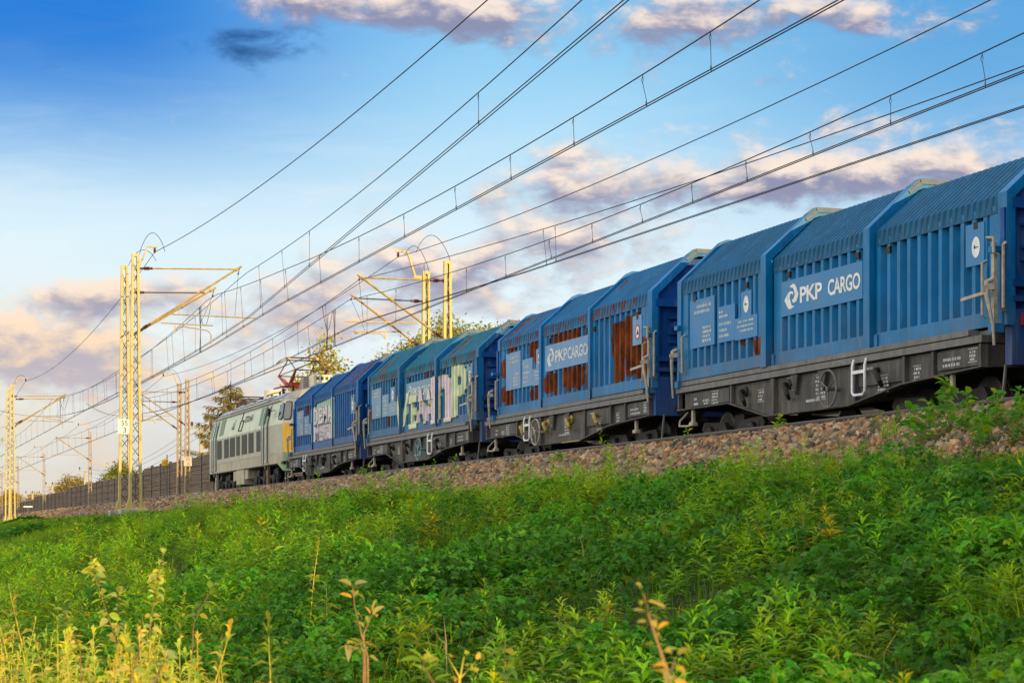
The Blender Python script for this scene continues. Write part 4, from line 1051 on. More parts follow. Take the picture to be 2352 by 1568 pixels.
# the train goes on out of the frame towards the camera's right; its shadow lies on the bank
for k in range(1, 7):
    c = copy_tree(w2 if k % 2 else w4); c.location = (FAR_X, Y4-k*PITCH, 0)
    c['label'] = 'blue hooded freight wagon further back in the train, beyond the right edge of the photo'
# ------------------------------------------------------------------ locomotive (local y = world y - 80)
def locomotive():
    root = empty('locomotive', (FAR_X, 80, 0), 'pale green and grey electric locomotive with a yellow front, pulling the blue wagons', 'locomotive')
    HALF = [(1.46, 1.14), (1.46, 1.53), (1.46, 2.58), (1.45, 2.64), (1.27, 3.46), (1.14, 3.60), (.86, 3.81), (.4, 3.93)]
    prof = [(-x, z) for x, z in HALF]+[(0, 3.95)]+[(x, z) for x, z in reversed(HALF)]
    LEAN = .42
    R0, L0 = 71.15-80, 88.30-80
    def st(off, w, right):
        out = []
        for x, z in prof:
            sl = max(0, z-2.62)*LEAN*min(1, max(0, 1-off/2.2))
            ww = w if z < 3.5 else 1-(1-w)*1.0
            out.append((x*ww, (R0+off+sl) if right else (L0-off-sl), z))
        return out
    stn = [(0, .72), (.10, .80), (.50, .94), (1.15, 1.0), (2.3, 1.0)]
    rows = [st(o, w_, True) for o, w_ in stn]+[[(x, y, z) for x, z in prof] for y in (-3.0, 0.0, 3.0)]+[st(o, w_, False) for o, w_ in reversed(stn)]
    mb = MB(); n = len(prof); MATS = [M['mint'], M['mint_low'], M['skirt'], M['roof_grey'], M['beige'], M['signal_yellow'], M['green_low']]
    for i in range(len(rows)-1):
        endz = i < 2 or i >= len(rows)-3; cabz = i in (2, 3) or i in (len(rows)-5, len(rows)-4)
        for j in range(n-1):
            z = (prof[j][1]+prof[j+1][1])/2
            if z > 3.5: k = 3
            elif endz: k = 6 if z < 1.53 else (5 if z < 2.58 else 4)
            else: k = 2 if z < 1.53 else (1 if z < 2.60 else 0)
            mb.add([rows[i][j], rows[i][j+1], rows[i+1][j+1], rows[i+1][j]], [(0, 1, 2, 3)], k)
    for rw, right in ((rows[0], True), (rows[-1], False)):      # flat front faces, split by colour
        for j in range(n//2):
            a, b_ = rw[j], rw[j+1]; c, d = rw[n-2-j], rw[n-1-j]
            z = (a[2]+b_[2])/2; k = 3 if z > 3.5 else (6 if z < 1.53 else (5 if z < 2.58 else 4))
            mb.add([a, b_, c, d], [(0, 1, 2, 3)], k)
    me = mb.mesh('body', MATS, smooth=True, fix=True)
    body = link('body', me, root)
    # floor, corner skirts in green
    fl = MB(); fl.box(-1.40, 1.40, R0+.3, L0-.3, 1.10, 1.20); link('underfloor', fl.mesh('underfloor', M['black']), root)
    for right in (True, False):
        sk = MB(); s0 = [(o, w_) for o, w_ in stn[:4]]
        for (o0, w0), (o1, w1_) in zip(s0[:-1], s0[1:]):
            for sx in (-1, 1):
                f = lambda o, w_, z: (sx*1.455*w_, (R0+o) if right else (L0-o), z)
                zb0 = .85; zb1 = .85 if o1 < 1.0 else 1.13
                sk.add([f(o0, w0, zb0), f(o1, w1_, zb1), f(o1, w1_, 1.145), f(o0, w0, 1.145)], [(0, 1, 2, 3)])
        yy = R0 if right else L0
        sk.add([(-1.455*.72, yy, .85), (1.455*.72, yy, .85), (1.455*.72, yy, 1.145), (-1.455*.72, yy, 1.145)], [(0, 1, 2, 3)])
        link('bumper_skirt', sk.mesh('bumper_skirt', M['green_low']), root)
        sg = -1 if right else 1
        for sx in (-.875, .875):
            b = MB(); b.lathe((sx, yy, 1.03), (0, sg, 0), [(.14, -.1), (.14, .24), (.09, .25), (.09, .42), (.24, .44), (.23, .48), (.05, .5)], 16); b.build('buffer', M['black'], root, smooth=True)
    def lx(z): return np.interp(z, [1.14, 2.62, 3.46], [1.46, 1.455, 1.27])
    def side_quad(name, y0, y1, z0, z1, mat, th=.012, frame=None, shear=0.0, lip=.03):
        for_ = MB()
        vs = []
        for x_off in (0.004, th):
            for (y, z) in ((y0, z0), (y1, z0), (y1, z1), (y0, z1)): vs.append((-(lx(z)+x_off), y-80, z))
        for_.add(vs, [(0, 1, 2, 3), (4, 5, 6, 7), (0, 1, 5, 4), (1, 2, 6, 5), (2, 3, 7, 6), (3, 0, 4, 7)])
        return for_.build(name, mat, root)
    for (ya, yb) in ((85.26, 84.18), (83.54, 82.44), (82.17, 81.02), (80.64, 79.90), (79.47, 78.32), (77.99, 76.93), (76.32, 75.20)):
        g_ = side_quad('grille', yb, ya, 1.71, 2.50, M['grille'])
        sl = MB()
        for k in range(11):
            z = 1.76+k*.066; sl.bar((-(1.476), yb-80+.03, z), (-(1.476), ya-80-.03, z), .012, .022)
        sl.build('slat', M['grille'], g_)
    for (ya, yb) in ((76.02, 74.98), (84.95, 83.95)): side_quad('green_panel', yb, ya, 2.70, 3.38, M['panel_green'])
    for (ya, yb) in ((74.82, 74.10), (86.25, 85.55)):
        d = side_quad('door', yb, ya, 1.22, 3.36, M['mint_low'], .010)
        w_ = side_quad('door_window', yb+.14, ya-.14, 2.72, 3.22, M['glass'], .016)
        for y in (ya+.10, yb-.10):
            h = MB(); h.tube([(-1.47, y-80, 1.18), (-1.545, y-80, 1.24), (-1.54, y-80, 2.62), (-1.38, y-80, 3.30), (-1.31, y-80, 3.33)], .026, 7)
            h.build('handrail', M['alu'], root, smooth=True)
        for y in (ya+.02, yb-.02):
            k = MB(); k.bar((-1.462, y-80, 1.20), (-1.462, y-80, 2.62), .03, .05); k.bar((-1.462, y-80, 2.62), (-1.275, y-80, 3.40), .03, .05); k.build('door_edge', M['grille'], root)
        k = MB(); k.box(-1.50, -1.44, ya-80-.50, ya-80-.20, .98, 1.14); k.build('door_step', M['rubber'], root)
        k = MB(); k.box(-1.44, -1.34, yb-80+.12, yb-80+.34, .22, 1.12); k.build('ladder', surf('ladder_brown', (.16, .10, .06), .6) if yb < 80 else M['skirt'], root)
    # cab windows: quarter light on the side, big pane wrapping round the corner
    def onto(off, w_, z, right, push=.014):
        sl = max(0, z-2.62)*LEAN*min(1, max(0, 1-off/2.2)); x = -(lx(z)*w_+push)
        return (x, (R0+off+sl-push) if right else (L0-off-sl+push), z)
    for right in (True, False):
        for nm, (oa, wa), (ob, wb), z0, z1 in (('corner_window', (.11, .81), (.485, .935), 2.74, 3.36), ('quarter_window', (.62, .955), (1.12, .995), 2.76, 3.32)):
            def pane(gr, push):
                pts = []
                for t in (0, 1):
                    o = oa+(ob-oa)*t+(gr if t else -gr); w_ = wa+(wb-wa)*t+(gr*.28 if t else -gr*.28)
                    pts.append((o, min(1, w_)))
                (o0, w0), (o1, w1_) = pts; c = .10
                P = [onto(o0, w0, z0-gr+c, right, push), onto(o0+.06, w0+.02, z0-gr, right, push), onto(o1-.06, w1_-.02, z0-gr, right, push), onto(o1, w1_, z0-gr+c, right, push),
                     onto(o1, w1_, z1+gr-c, right, push), onto(o1-.06, w1_-.02, z1+gr, right, push), onto(o0+.06, w0+.02, z1+gr, right, push), onto(o0, w0, z1+gr-c, right, push)]
                return P
            a = MB(); a.add(pane(.04, .012), [tuple(range(8))]); wf = link('cab_window', a.mesh('cab_window', M['rubber']), root)
            g_ = MB(); g_.add(pane(0, .022), [tuple(range(8))]); link('pane', g_.mesh('pane', M['glass']), wf)
        yy, sg = (R0, -1) if right else (L0, 1)
        for sx in (-1, 1):
            f = MB(); q = [(sx*.06, 2.76), (sx*.95, 2.76), (sx*.90, 3.34), (sx*.06, 3.34)]
            f.add([(x, yy-sg*((z-2.62)*LEAN-.012), z) for x, z in q], [(0, 1, 2, 3)]); link('windscreen', f.mesh('windscreen', M['glass']), root)
            hl = MB(); hl.lathe((sx*.8, yy+sg*.02, 1.75), (0, sg, 0), [(.13, 0), (.13, .05), (.10, .07)], 16); link('headlight', hl.mesh('headlight', M['cream']), root)
    mi = MB(); mi.box(-1.66, -1.56, 73.02-80, 73.30-80, 2.92, 3.20); mi.bar((-1.58, 73.16-80, 3.1), (-1.36, 73.16-80, 3.14), .03, .03); mi.build('mirror', M['rubber'], root, bevel=.02)
    # raised number, emblem, riser box
    bm = fit_bm(text_bm('ET22-65', 1, .03, .25), 0, 1.65, 3.00, 3.24)
    V = [(-(lx(v.co.y)+.03), 79.23-80-v.co.x, v.co.y) for v in bm.verts]; bm.verts.index_update()
    me = bpy.data.meshes.new('running_number'); me.from_pydata(V, [], [tuple(q.index for q in f.verts) for f in bm.faces]); me.materials.append(M['grille']); bm.free(); link('running_number', me, root)
    V = [(-(lx(z)+.025), 82.05-80-q, z) for q, z in ((0, 2.88), (.42, 2.92), (.50, 3.20), (.58, 3.22), (.54, 2.90), (.48, 2.84), (.05, 2.82), (0.0, 3.02), (.06, 3.02))]
    e = MB(); e.add([(-(lx(z)+.025), 82.0-80-q, z) for q, z in ((.0, 2.84), (.40, 2.84), (.52, 2.94), (.62, 3.24), (.54, 3.24), (.44, 2.96), (.30, 2.90), (.30, 3.12), (.22, 3.12), (.20, 2.90), (.10, 2.90), (.10, 3.0), (.02, 3.0))], [tuple(range(13))])
    link('emblem', e.mesh('emblem', M['grille']), root)
    rx = MB()
    for (y0, z0), (y1, z1) in (((80.30, 2.70), (79.62, 2.70)), ((79.62, 2.70), (79.48, 3.10)), ((79.48, 3.10), (80.15, 3.10)), ((80.15, 3.10), (80.30, 2.70)), ((80.0, 3.10), (79.85, 3.45))):
        rx.bar((-(lx(z0)+.012), y0-80, z0), (-(lx(z1)+.012), y1-80, z1), .035, .035)
    rx.build('riser_box', M['grille'], root)
    ln = MB(); ln.bar((-1.463, R0+1.3, 1.53), (-1.463, L0-1.3, 1.53), .012, .02); ln.bar((-1.30, R0+1.2, 3.47), (-1.30, L0-1.2, 3.47), .08, .05); ln.build('gutter', M['roof_grey'], root)
    # roof: dark louvres between two pale panels
    rp = lambda t: (-(1.15*(1-t)+.86*t+.012), 3.60*(1-t)+3.81*t+.012)
    def roof_quad(name, y0, y1, t0, t1, mat, up=.0):
        (xa, za), (xb, zb_) = rp(t0), rp(t1)
        m_ = MB(); m_.add([(xa-up, y0-80, za+up), (xa-up, y1-80, za+up), (xb-up, y1-80, zb_+up), (xb-up, y0-80, zb_+up)], [(0, 1, 2, 3)]); return link(name, m_.mesh(name, mat), root)
    roof_quad('roof_panel', 72.9, 75.3, .04, .98, M['alu']); roof_quad('roof_panel', 83.9, 86.8, .04, .98, M['alu'])
    lv = roof_quad('roof_louvre', 75.4, 83.8, .02, 1.0, M['louvre'], .004)
    fr = MB()
    for k in range(9):
        y = 75.4+k*1.05-80; (xa, za), (xb, zb_) = rp(0), rp(1.0); fr.bar((xa-.02, y, za+.015), (xb-.02, y-.25, zb_+.015), .05, .03)
    for t in (0, 1.0): (xa, za) = rp(t); fr.bar((xa-.015, 75.3-80, za+.01), (xa-.015, 83.9-80, za+.01), .05, .04)
    link('louvre_frame', fr.mesh('louvre_frame', M['alu']), lv)
    # roof gear: raised pantograph, folded pantograph, insulators, fan drum, cream resistor box
    def insul(mb_, x, y, z0, h=.22, r=.07):
        mb_.lathe((x, y, z0), (0, 0, 1), [(r*.6, 0), (r, .04), (r*.6, .07), (r, .11), (r*.6, .14), (r, .18), (r*.5, h)], 10)
    yc = 74.7-80
    p = MB(); pi_ = MB()
    for x in (-.55, .55):
        p.tube([(x, yc-1.0, 4.20), (x, yc+1.0, 4.20)], .045, 8)
        for y in (-.9, .9): insul(pi_, x, yc+y, 3.92)
    for y in (-.95, -.3, .3, .95): p.tube([(-.62, yc+y, 4.20), (.62, yc+y, 4.20)], .04, 8)
    p.tube([(-.85, yc+1.25, 4.14), (-.6, yc+.9, 4.20)], .03, 6)
    pt = p.build('pantograph', M['panto'], root, smooth=True); pi_.build('insulator', M['porcelain'], pt, smooth=True)
    lo_, hi_ = MB(), MB()
    for x in (-.52, .52):
        for s_ in (-1, 1):
            kn = (x*1.15, yc+s_*1.62, 4.66)
            lo_.tube([(x, yc+s_*.30, 4.24), kn], [.085, .04], 8)
            hi_.tube([kn, (x*1.05, yc+s_*.06, 5.17)], .022, 6)
    for s_ in (-1, 1):
        hi_.tube([(-.60, yc+s_*1.62, 4.66), (.60, yc+s_*1.62, 4.66)], .022, 6); hi_.tube([(-.60, yc+s_*1.62, 4.66), (.55, yc+s_*.06, 5.17)], .016, 6)
    hi_.tube([(-.56, yc, 5.15), (.56, yc, 5.15)], .025, 6)
    lo_.build('lower_arm', M['panto'], pt, smooth=True); hi_.build('upper_arm', M['panto_dark'], pt, smooth=True)
    bw = MB()
    for s_ in (-.16, .16): bw.tube([(-.98, yc+s_, 5.02), (-.86, yc+s_, 5.13), (-.68, yc+s_, 5.23), (-.5, yc+s_, 5.255), (.5, yc+s_, 5.255), (.68, yc+s_, 5.23), (.86, yc+s_, 5.13), (.98, yc+s_, 5.02)], .020, 6)
    for x in (-.55, .55): bw.bar((x, yc-.18, 5.21), (x, yc+.18, 5.21), .08, .08)
    bw.build('collector_bow', M['copper'], pt, smooth=True)
    yc2 = 84.6-80; p2 = MB(); i2 = MB()
    for x in (-.55, .55):
        p2.tube([(x, yc2-1.1, 4.14), (x, yc2+1.1, 4.14)], .03, 8); p2.tube([(x, yc2-1.9, 4.20), (x*.9, yc2+.1, 4.27)], .028, 8)
        for y in (-.9, .9): insul(i2, x, yc2+y, 3.92)
    for y in (-1.9, -.9, 0, .9, 1.5): p2.tube([(-.66, yc2+y, 4.18), (.66, yc2+y, 4.18)], .024, 8)
    p2.tube([(-.9, yc2+.1, 4.24), (-.6, yc2+.1, 4.40), (.6, yc2+.1, 4.40), (.9, yc2+.1, 4.24)], .03, 6)
    f2 = p2.build('folded_pantograph', M['panto_dark'], root, smooth=True); i2.build('insulator', M['porcelain'], f2, smooth=True)
    dr = MB(); dr.lathe((.05, 80.4-80, 3.92), (0, 0, 1), [(.42, 0), (.42, .46), (.38, .48), (.05, .49)], 24); dr.build('fan_drum', M['cream'], root, smooth=True)
    rb = MB(); rb.box(-.15, .95, 72.0-80, 72.9-80, 4.00, 4.42)
    bx = rb.build('resistor_box', M['cream'], root, bevel=.02); sl = MB()
    for k in range(6): sl.box(-.05+k*.17, .05+k*.17, 72.0-80-.012, 72.0-80+.01, 4.22, 4.34)
    sl.build('vent_slot', M['louvre'], bx)
    dk = MB(); dk.prism([(73.9-80, 3.86), (72.9-80, 3.90), (72.9-80, 4.38), (73.3-80, 4.36)], 0, -.35, .8); dk.build('roof_duct', M['roof_grey'], root)
    ca = MB(); ca.tube([(-.3, 76.2-80, 4.15), (-.35, 77.5-80, 4.12), (-.3, 79-80, 4.16), (-.3, 82-80, 4.14), (-.4, 83.4-80, 4.2)], .022, 6)
    for y in (77.4, 79, 81, 82.6): insul(ca, -.32, y-80, 3.90, .22, .06)
    ca.build('roof_cable', M['panto_dark'], root, smooth=True)
    # bogies (three axles each) and battery boxes between them
    for cq in (83.9-80, 75.5-80):
        fr = MB()
        for sx in (-1, 1):
            fr.prism([(cq-2.35, .62), (cq-2.1, .98), (cq+2.1, .98), (cq+2.35, .62), (cq+1.9, .50), (cq+1.3, .66), (cq+.5, .66), (cq, .50), (cq-.5, .66), (cq-1.3, .66), (cq-1.9, .50)], 0, *sorted((sx*1.12, sx*1.22)))
            for w_ in (-1.75, 0, 1.75):
                fr.lathe((sx*1.2, cq+w_, .60), (sx, 0, 0), [(.20, 0), (.20, .10), (.12, .14), (.05, .15)], 14); fr.bar((sx*1.22, cq+w_-.45, .40), (sx*1.22, cq+w_+.45, .40), .06, .06)
                for s2 in (-.42, .42): fr.lathe((sx*1.2, cq+w_+s2, .42), (0, 0, 1), [(.10, 0), (.085, .08), (.10, .16), (.085, .24), (.10, .32)], 10)
            for y in (-1.1, .9): fr.lathe((sx*1.28, cq+y, .90), (sx, 0, 0), [(.13, -.1), (.13, .08), (.06, .10)], 12)
            fr.bar((sx*1.26, cq-2.2, .30), (sx*1.26, cq+2.2, .28), .05, .06)
        b = fr.build('bogie', M['black'], root)
        for w_ in (-1.75, 0, 1.75):
            wm = MB()
            for sx in (-1, 1): wm.lathe((sx*.68, cq+w_, .62), (sx, 0, 0), [(.65, 0), (.64, .03), (.62, .035), (.61, .13), (.52, .135), (.2, .10), (.18, .2), (.05, .22)], 26)
            wm.lathe((-.7, cq+w_, .62), (1, 0, 0), [(.09, 0), (.09, 1.4)], 10); wm.build('wheelset', M['wheel'], b)
    tk = MB(); tk.box(-1.42, -.4, 79.2-80, 80.9-80, .52, 1.13); tk.box(-1.40, -.4, 78.5-80, 79.1-80, .72, 1.13); tk.box(-1.40, -.4, 81.0-80, 81.7-80, .70, 1.13)
    tk.build('equipment_box', M['skirt'], root, bevel=.015)
    k = MB()
    for y in (71.6-80,):
        for y2 in (0, .42): k.bar((-1.20, y+y2, .85), (-1.20, y+y2, .30), .03, .03)
        for z in (.32, .58): k.bar((-1.20, y, z), (-1.20, y+.42, z), .10, .025)
    k.build('cab_step', M['skirt'], root)
    return root
locomotive()

# ================================================================== OVERHEAD LINE
def rel(p, o): return (p[0]-o[0], p[1]-o[1], p[2]-o[2])
def lattice_mast(x, y, ztop, label, group, wb=.46, wt=.26, mat='mast', zb=None, steel_foot=True):
    zb = float(zg(x, y)) if zb is None else zb
    o = (x, y, zb); h = ztop-zb
    root = empty('catenary_mast', o, label, 'catenary mast', group)
    c = MB()
    for s_ in (-1, 1):
        for dy in (-1, 1):      # channel leg: web plus two flanges
            c.bar((s_*(wb/2-.05), dy*.085, .05), (s_*(wt/2-.045), dy*.08, h), .085, .014, up=(0, 1, 0))
        c.bar((s_*(wb/2-.012), 0, .05), (s_*(wt/2-.008), 0, h), .014, .18, up=(0, 1, 0))
    c.box(-wt/2, wt/2, -.088, .088, h-.10, h)
    col = c.build('column', M[mat], root)
    l = MB(); z = .25; st = .40; k = 0
    while z+st < h-.15:
        wa = wb+(wt-wb)*z/h-.11; wb2 = wb+(wt-wb)*(z+st)/h-.11
        for dy, sg in ((-.075, 1), (.075, -1)):
            s_ = sg if k % 2 else -sg
            l.bar((s_*wa/2, dy, z), (-s_*wb2/2, dy, z+st), .028, .008, up=(0, 1, 0))
        z += st; k += 1
    l.build('lacing', M['lattice'], root)
    f = MB(); f.box(-.55, .55, -.45, .45, -.5, .02); f.build('footing', M['concrete'], root, bevel=.03)
    if steel_foot:
        f = MB()
        for s_ in (-1, 1): f.box(s_*wb/2-.06, s_*wb/2+.06, -.18, .18, .02, .10); f.prism([(s_*wb/2, .10), (s_*(wb/2+.10), .10), (s_*wb/2, .40)], 1, -.06, .06)
        f.box(-wb/2-.16, wb/2+.16, -.20, -.16, .0, .09); f.build('base_plate', M[mat], root)
    return root, o
def pole_mast(x, y, ztop, label, group, mat='mast_rust', sleeve=False):
    zb = float(zg(x, y)); root = empty('catenary_mast', (x, y, zb), label, 'catenary mast', group); h = ztop-zb
    c = MB()
    for s_ in (-1, 1):
        c.bar((s_*.13, 0, 0), (s_*.08, 0, h), .07, .16, up=(0, 1, 0))
    for k in range(14): c.box(-.09, .09, -.05, .05, .5+k*h/14.5, .56+k*h/14.5)
    c.build('column', M[mat], root)
    if sleeve:
        k = MB(); k.box(-.24, .24, -.22, .22, -.3, 1.25); k.build('sleeve', M['rubber'], root, bevel=.03); k = MB(); k.box(-.25, .25, -.23, .23, 1.25, 1.33); k.build('sleeve_rim', M['grab'], root)
    return root, (x, y, zb)
def cantilever(root, o, pts, dark_top=False, tube_r=.032):
    """pts: absolute points of top tube a-b, strut a-b, steady arm a-b, registration arm, drop"""
    R = lambda p: rel(p, o)
    t = MB(); a, b = Vector(R(pts['t0'])), Vector(R(pts['t1'])); d = (b-a).normalized()
    t.tube([a+d*.42, b], tube_r*.85, 8)
    cn = t.build('cantilever', M['canti_dark'] if dark_top else M['canti'], root, smooth=True)
    s = MB(); sa, sb = Vector(R(pts['s0'])), Vector(R(pts['s1'])); ds = (sb-sa).normalized()
    s.tube([sa+ds*.45, sb+ds*.10], tube_r*1.15, 8)
    for q in (.62, .97): s.lathe(sa+(sb-sa)*q-ds*.05, ds, [(tube_r*1.9, 0), (tube_r*1.9, .08)], 8)
    s.build('strut', M['canti'], cn, smooth=True)
    for p0, dd in ((a, d), (sa, ds)):
        i_ = MB(); i_.lathe(p0, dd, [(.035, 0), (.035, .10), (.05, .12), (.03, .15), (.075, .17), (.035, .20), (.085, .22), (.035, .25), (.085, .27), (.035, .30), (.075, .32), (.04, .36), (.05, .45)], 10)
        i_.lathe(p0, dd, [(.06, -.06), (.06, .03)], 6); i_.build('insulator', M['porcelain'], cn, smooth=True)
    r = MB(); ra, rb_ = Vector(R(pts['r0'])), Vector(R(pts['r1'])); r.tube([ra, rb_], .022, 7)
    if 'reg' in pts: r.tube([R(q) for q in pts['reg']], .020, 7); r.bar(R(pts['reg'][0]), tuple(Vector(R(pts['reg'][0]))+Vector((0, 0, .24))), .04, .04)
    if 'tie' in pts: r.tube([R(q) for q in pts['tie']], .010, 6)
    r.build('steady_arm', M['canti'], cn, smooth=True)
    w_ = MB(); h0 = Vector(R(pts['hang'])); w_.tube([sb+ds*.02, h0], .014, 6); w_.tube([h0, Vector(R(pts['r1']))*.75+Vector(R(pts['r0']))*.25], .007, 5); w_.lathe(h0, (0, 1, 0), [(.03, -.05), (.03, .05)], 8)
    w_.build('hanger', M['wire'], cn)
def feeder_bracket(root, o, x0, z0, tip, side):
    R = lambda p: rel(p, o); y = tip[1]; b = MB(); mx, mz = x0+side*.30, tip[2]+.02
    b.bar(R((x0, y, z0)), R((mx, y, mz)), .05, .09, up=(0, 1, 0)); b.bar(R((mx, y, mz)), R((tip[0]+side*.08, y, mz)), .05, .07, up=(0, 1, 0))
    bo = b.build('feeder_bracket', M['canti'], root)
    i_ = MB(); i_.lathe(R((tip[0], y, mz-.03)), (0, 0, -1), [(.02, 0), (.05, .03), (.02, .05), (.06, .08), (.03, .11), (.05, .14), (.02, .18)], 10); i_.build('insulator', M['porcelain'], bo, smooth=True)
def bond_loop(root, o, a, b, hgt):
    a, b = Vector(a), Vector(b); pts = []
    for k in range(13):
        t = k/12; p = a.lerp(b, t); p.z += hgt*math.sin(math.pi*t)**.75; pts.append(rel(p, o))
    m_ = MB(); m_.tube(pts, .010, 6); m_.build('bond_cable', M['panto_dark'], root, smooth=True)
def number_board(root, o, x, y, z, l1, l2, mat='sign'):
    b = MB(); b.box(x-.24-o[0], x+.24-o[0], y-.012-o[1], y+.012-o[1], z-.27-o[2], z+.27-o[2]); bo = b.build('kilometre_board', M[mat], root)
    for tx, dz in ((l1, .03), (l2, -.22)):
        bm = text_bm(tx, 1, .0); a, b_, c, d = bm_bounds(bm); hh = .185; ww = hh*.62*len(tx)
        fit_bm(bm, -ww/2 if len(tx) > 1 else -.06, ww/2 if len(tx) > 1 else .06, 0, hh); bm.verts.index_update()
        me = bpy.data.meshes.new('numeral'); me.from_pydata([(x-o[0]+v.co.x, y-o[1]-.016, z+dz+v.co.y-o[2]) for v in bm.verts], [], [tuple(q.index for q in f.verts) for f in bm.faces]); me.materials.append(M['ink']); bm.free()
        link('numeral', me, bo)
NG, FG = 'catenary masts on the near side of the tracks', 'catenary masts on the far side of the tracks'
def shift(pts, dy, dx=0, dz=0):
    return {k: ([(p[0]+dx, p[1]+dy, p[2]+dz) for p in v] if isinstance(v, list) else (v[0]+dx, v[1]+dy, v[2]+dz)) for k, v in pts.items()}
CA = dict(t0=(9.21, 70, 7.80), t1=(12.58, 70, 7.91), s0=(9.21, 70, 5.63), s1=(12.72, 70, 7.97), hang=(12.68, 70, 7.75), r0=(10.33, 70, 6.24), r1=(13.3, 70, 6.2), tie=[(10.54, 70, 6.40), (10.60, 70, 6.30), (10.60, 70, 6.22)])
CB = dict(t0=(9.38, 73.4, 7.36), t1=(12.05, 73.4, 7.44), s0=(9.38, 73.4, 5.78), s1=(12.38, 73.4, 7.60), hang=(12.34, 73.4, 7.34), r0=(10.44, 73.4, 6.28), r1=(12.35, 73.4, 6.24), reg=[(10.95, 73.4, 5.94), (11.05, 73.4, 6.10), (11.2, 73.4, 6.18), (12.15, 73.4, 6.05), (12.28, 73.4, 5.92), (12.28, 73.4, 5.55)], tie=[(10.35, 73.4, 6.30), (10.36, 73.4, 6.27)])
FA = dict(t0=(18.72, 64.8, 7.12), t1=(15.95, 64.8, 7.11), s0=(18.74, 64.8, 5.15), s1=(15.83, 64.8, 7.16), hang=(15.81, 64.8, 7.04), r0=(17.86, 64.8, 5.66), r1=(15.32, 64.8, 5.63), tie=[(17.64, 64.8, 5.90), (17.64, 64.8, 5.66)])
FB = dict(t0=(18.78, 67.5, 6.72), t1=(16.47, 67.5, 6.74), s0=(18.76, 67.5, 5.04), s1=(16.25, 67.5, 6.82), hang=(16.18, 67.5, 6.70), r0=(17.89, 67.5, 5.62), r1=(16.29, 67.5, 5.59), reg=[(17.41, 67.5, 5.36), (17.33, 67.5, 5.48), (17.2, 67.5, 5.55), (16.30, 67.5, 5.52), (16.21, 67.5, 5.46), (16.18, 67.5, 5.30)], tie=[(17.6, 67.5, 5.86), (17.6, 67.5, 5.62)])
# near pair with the 55/3 board
r, o = lattice_mast(9.07, 70, 8.30, 'right one of the two tall yellow lit lattice masts left of the locomotive', NG, zb=-.62)
cantilever(r, o, CA); feeder_bracket(r, o, 9.19, 7.80, (9.74, 70, 8.55), 1); bond_loop(r, o, (9.20, 70, 8.25), (9.95, 69.0, 8.28), .72)
r, o = lattice_mast(9.12, 73.4, 8.32, 'left one of the two close lattice masts, carrying the white 55 3 board', NG, zb=-.62)
cantilever(r, o, CB, True); number_board(r, o, 9.10, 73.26, 2.45, '55', '3'); bond_loop(r, o, (9.24, 73.4, 8.28), (9.95, 71.2, 8.25), .5)
# second near pair
r, o = lattice_mast(9.15, 131, 8.0, 'nearer mast of the lattice pair near the left edge, feeder bracket on top', NG)
cantilever(r, o, shift(CB, 131-73.4, .05, -.25)); feeder_bracket(r, o, 9.2, 7.75, (10.0, 131, 8.45), 1); bond_loop(r, o, (9.25, 131, 7.95), (9.95, 129.5, 8.15), .55)
r, o = lattice_mast(9.15, 134.5, 8.0, 'farther mast of the lattice pair near the left edge', NG)
cantilever(r, o, shift(CA, 134.5-70, .05, -.3))
# far pair behind the train
r, o = lattice_mast(18.88, 64.8, 7.79, 'taller looking pale mast behind the second wagon, its top bracket reaching left over the train', FG, .40, .25)
cantilever(r, o, FA); bond_loop(r, o, (19.0, 64.8, 7.75), (18.0, 65.6, 8.15), .75)
r, o = lattice_mast(18.88, 67.5, 7.78, 'shorter looking pale mast behind the second wagon, with a bent feeder bracket', FG, .40, .25)
cantilever(r, o, FB, True); feeder_bracket(r, o, 18.5, 7.56, (17.87, 67.5, 8.42), -1); bond_loop(r, o, (19.0, 67.5, 7.75), (17.95, 66.9, 8.2), .6)
b = MB(); b.bar(rel((18.9, 67.5, 7.56), o), rel((18.44, 67.5, 7.56), o), .06, .09); b.build('bracket_foot', M['canti'], r)
# far pair with the 55/4 board
r, o = lattice_mast(18.9, 124.8, 7.9, 'left lattice mast of the rusty pair in front of the brown barrier', FG, .40, .25, 'mast_rust')
cantilever(r, o, shift(FB, 124.8-67.5), True); feeder_bracket(r, o, 18.85, 7.5, (17.9, 124.8, 8.5), -1); bond_loop(r, o, (19.0, 124.8, 7.9), (18.0, 123.9, 8.4), .5)
r, o = lattice_mast(18.9, 121.6, 7.9, 'right lattice mast of the rusty pair, with a stained 55 4 board', FG, .40, .25, 'mast_rust')
cantilever(r, o, shift(FA, 121.6-64.8)); number_board(r, o, 18.9, 121.45, 2.9, '55', '4', 'sign_dirty')
for k, (y, zt, lab) in enumerate(((176, 7.3, 'single steel catenary mast with a dark sleeve at its foot, in front of the barrier'), (222, 7.2, 'thin rusty catenary mast between the dark sleeved mast and the left lattice pair'), (260, 7.0, 'distant catenary mast just right of the left lattice pair'), (291, 6.9, 'farthest catenary mast, at the left edge of the photo'))):
    r, o = pole_mast(18.9, y, zt, lab, FG, 'mast_rust', k == 0)
    cantilever(r, o, shift(FA, y-64.8, .2, -.35)); feeder_bracket(r, o, 18.85, zt-.35, (17.9, y, zt+.75), -1)
for k, (y, lab) in enumerate(((190, 'near side catenary mast mostly hidden behind the left lattice pair'), (245, 'faint near side catenary mast beyond the left lattice pair'))):
    r, o = pole_mast(9.15, y, 7.6, lab, NG); cantilever(r, o, shift(CB, y-73.4, .05, -.3)); feeder_bracket(r, o, 9.2, 7.3, (9.9, y, 8.3), 1)

